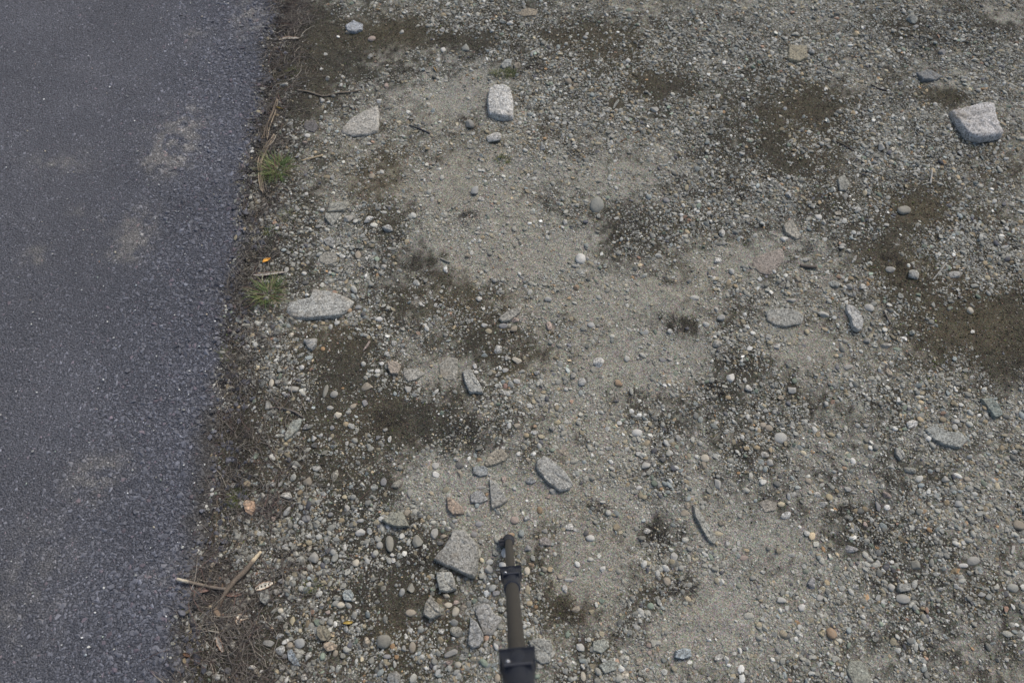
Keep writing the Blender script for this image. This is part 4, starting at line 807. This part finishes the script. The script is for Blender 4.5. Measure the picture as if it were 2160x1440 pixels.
leaf(1055,335,.012,.003,.4,(.20,.20,.08),'tiny olive leaf under the light cracked stone')
leaf(392,1380,.018,.0035,-.4,(.17,.10,.06),'small brown leaf at the road edge near the bottom')
leaf(918,148,.026,.0028,-1.0,(.38,.27,.13),'thin straw-coloured leaf left of the mossy strip')
leaf(797,22,.016,.003,.1,(.42,.31,.18),'short pale leaf at the top edge left of centre')
leaf(590,228,.024,.003,-.15,(.34,.26,.09),'yellowish leaf blade right of the upper stalk bundle')

# ------------------------------------------------------------ pole (slim telescopic leg reaching up past the camera)
M_tube = mat_plain('olive_metal_tube', (.068,.062,.053), .5, .5, .35, 60, .08, .0001)
M_blk = mat_plain('black_clamp_plastic', (.020,.023,.032), .42, .5, 0, 300, .15, .0001); M_rub = mat_plain('black_rubber', (.035,.036,.042), .75, .3)
M_bolt = mat_plain('steel_bolt', (.62,.63,.65), .3, .6, .8, 300, .1, .0001)
ax = Vector((0, st, -ct)); dn = Vector((0, -ct, -st)); rt = Vector((1, 0, 0)); cpos = Vector((0, 0, CAM_H))
def on_pole(D):
    i_ = 1/D; y_ = 107+467*i_; x_ = 1073+35*(i_-.677)-1080
    return cpos+D*(ax+rt*x_/F+dn*y_/F)
foot = on_pole(1.475); top_ = on_pole(.30); up = (top_-foot).normalized()
gz = float(surf_z(np.array([foot.x]), np.array([foot.y]))[0]); foot = foot-up*((foot.z-gz)/up.z)
e = bpy.data.objects.new('camera_pole', None); S.collection.objects.link(e); e.location = foot
e.rotation_euler = up.to_track_quat('Z', 'Y').to_euler(); tag(e, 'slim olive telescopic pole with black clamps rising from the gravel at bottom centre', 'pole')
bpy.context.view_layer.update(); inv = e.matrix_world.inverted()
def al(D): return (on_pole(D)-foot).dot(up)
def lathe(name, prof, mat, par=e, n=36, loc=(0, 0, 0)):
    bm = bmesh.new(); rs = [[bm.verts.new((r*math.cos(6.28318*k/n), r*math.sin(6.28318*k/n), z)) for k in range(n)] for r, z in prof]
    for a, b_ in zip(rs, rs[1:]):
        for k in range(n): bm.faces.new((a[k], a[(k+1) % n], b_[(k+1) % n], b_[k]))
    bm.faces.new(rs[0][::-1]); bm.faces.new(rs[-1]); me = bpy.data.meshes.new(name); bm.to_mesh(me); bm.free()
    for p in me.polygons: p.use_smooth = len(p.vertices) == 4
    return link(name, me, mat, par, loc)
def sharp(o):
    me = o.data; me.set_sharp_from_angle(angle=R(35)); return o
camloc = inv @ cpos; side = Vector((camloc.x, camloc.y, 0)).normalized(); left = Vector((-side.y, side.x, 0))
if (e.matrix_world.to_3x3() @ left).x > 0: left = -left
def bev_box(name, c, hx, hy, hz, mat, par, bev=.003):
    bm = bmesh.new(); bmesh.ops.create_cube(bm, size=1)
    for v in bm.verts:
        q = v.co; t = 1.0 if q.z < 0 else .68
        v.co = left*(q.x*2*hx*t)+side*(q.y*2*hy)+Vector((0, 0, q.z*2*hz))
    bmesh.ops.bevel(bm, geom=list(bm.edges), offset=bev, segments=3, affect='EDGES', clamp_overlap=True)
    me = bpy.data.meshes.new(name); bm.to_mesh(me); bm.free()
    for p in me.polygons: p.use_smooth = True
    return sharp(link(name, me, mat, par, c))
z1, z2, z3, z4 = al(1.205), al(1.125), al(.812), al(.728)
sharp(lathe('foot', [(.0095,-.004),(.0128,-.002),(.0135,.004),(.0125,.010),(.0112,.016),(.0110,.024),(.0090,.026)], M_rub))
bev_box('foot_side_block', left*.015+Vector((0, 0, .012)), .006, .004, .012, M_rub, e, .0015)  # small dark block at the left side of the foot
sharp(lathe('lower_tube', [(.0082,.020),(.0082,z1+.02)], M_tube))
sharp(lathe('middle_tube', [(.0112,z1+.03),(.0112,z3+.03)], M_tube))
sharp(lathe('upper_tube', [(.0140,z3+.04),(.0140,al(.36))], M_tube))
sharp(lathe('top_cap', [(.0150,al(.37)),(.0165,al(.37)+.006),(.0165,al(.30)),(.012,al(.30)+.004)], M_rub))
for (za, zb_, ra, rb) in ((z1, z2, .0112, .0150), (z3, z4, .0140, .0178)):
    L_ = zb_-za
    c = sharp(lathe('clamp', [(ra*.95,za-.001),(rb*1.06,za),(rb*1.10,za+.004),(rb*1.10,za+L_*.30),(rb*1.0,za+L_*.34),(rb*.98,za+L_*.85),(rb*.90,za+L_*.99),(ra*.9,za+L_)], M_blk))
    bev_box('lever_block', side*(rb*.35)+Vector((0, 0, za+L_*.27)), rb*1.06, rb*.62, L_*.26, M_blk, c, .003)
    bo = lathe('bolt', [(.0026,0),(.0026,.0015),(.0018,.0024)], M_bolt, c, 14)
    pos = side*(rb*.975)+left*(rb*.62)+Vector((0, 0, za+L_*.40)); bo.matrix_basis = Matrix.Translation(pos) @ side.to_track_quat('Z', 'Y').to_matrix().to_4x4()
S.render.resolution_x, S.render.resolution_y = 1024, 682
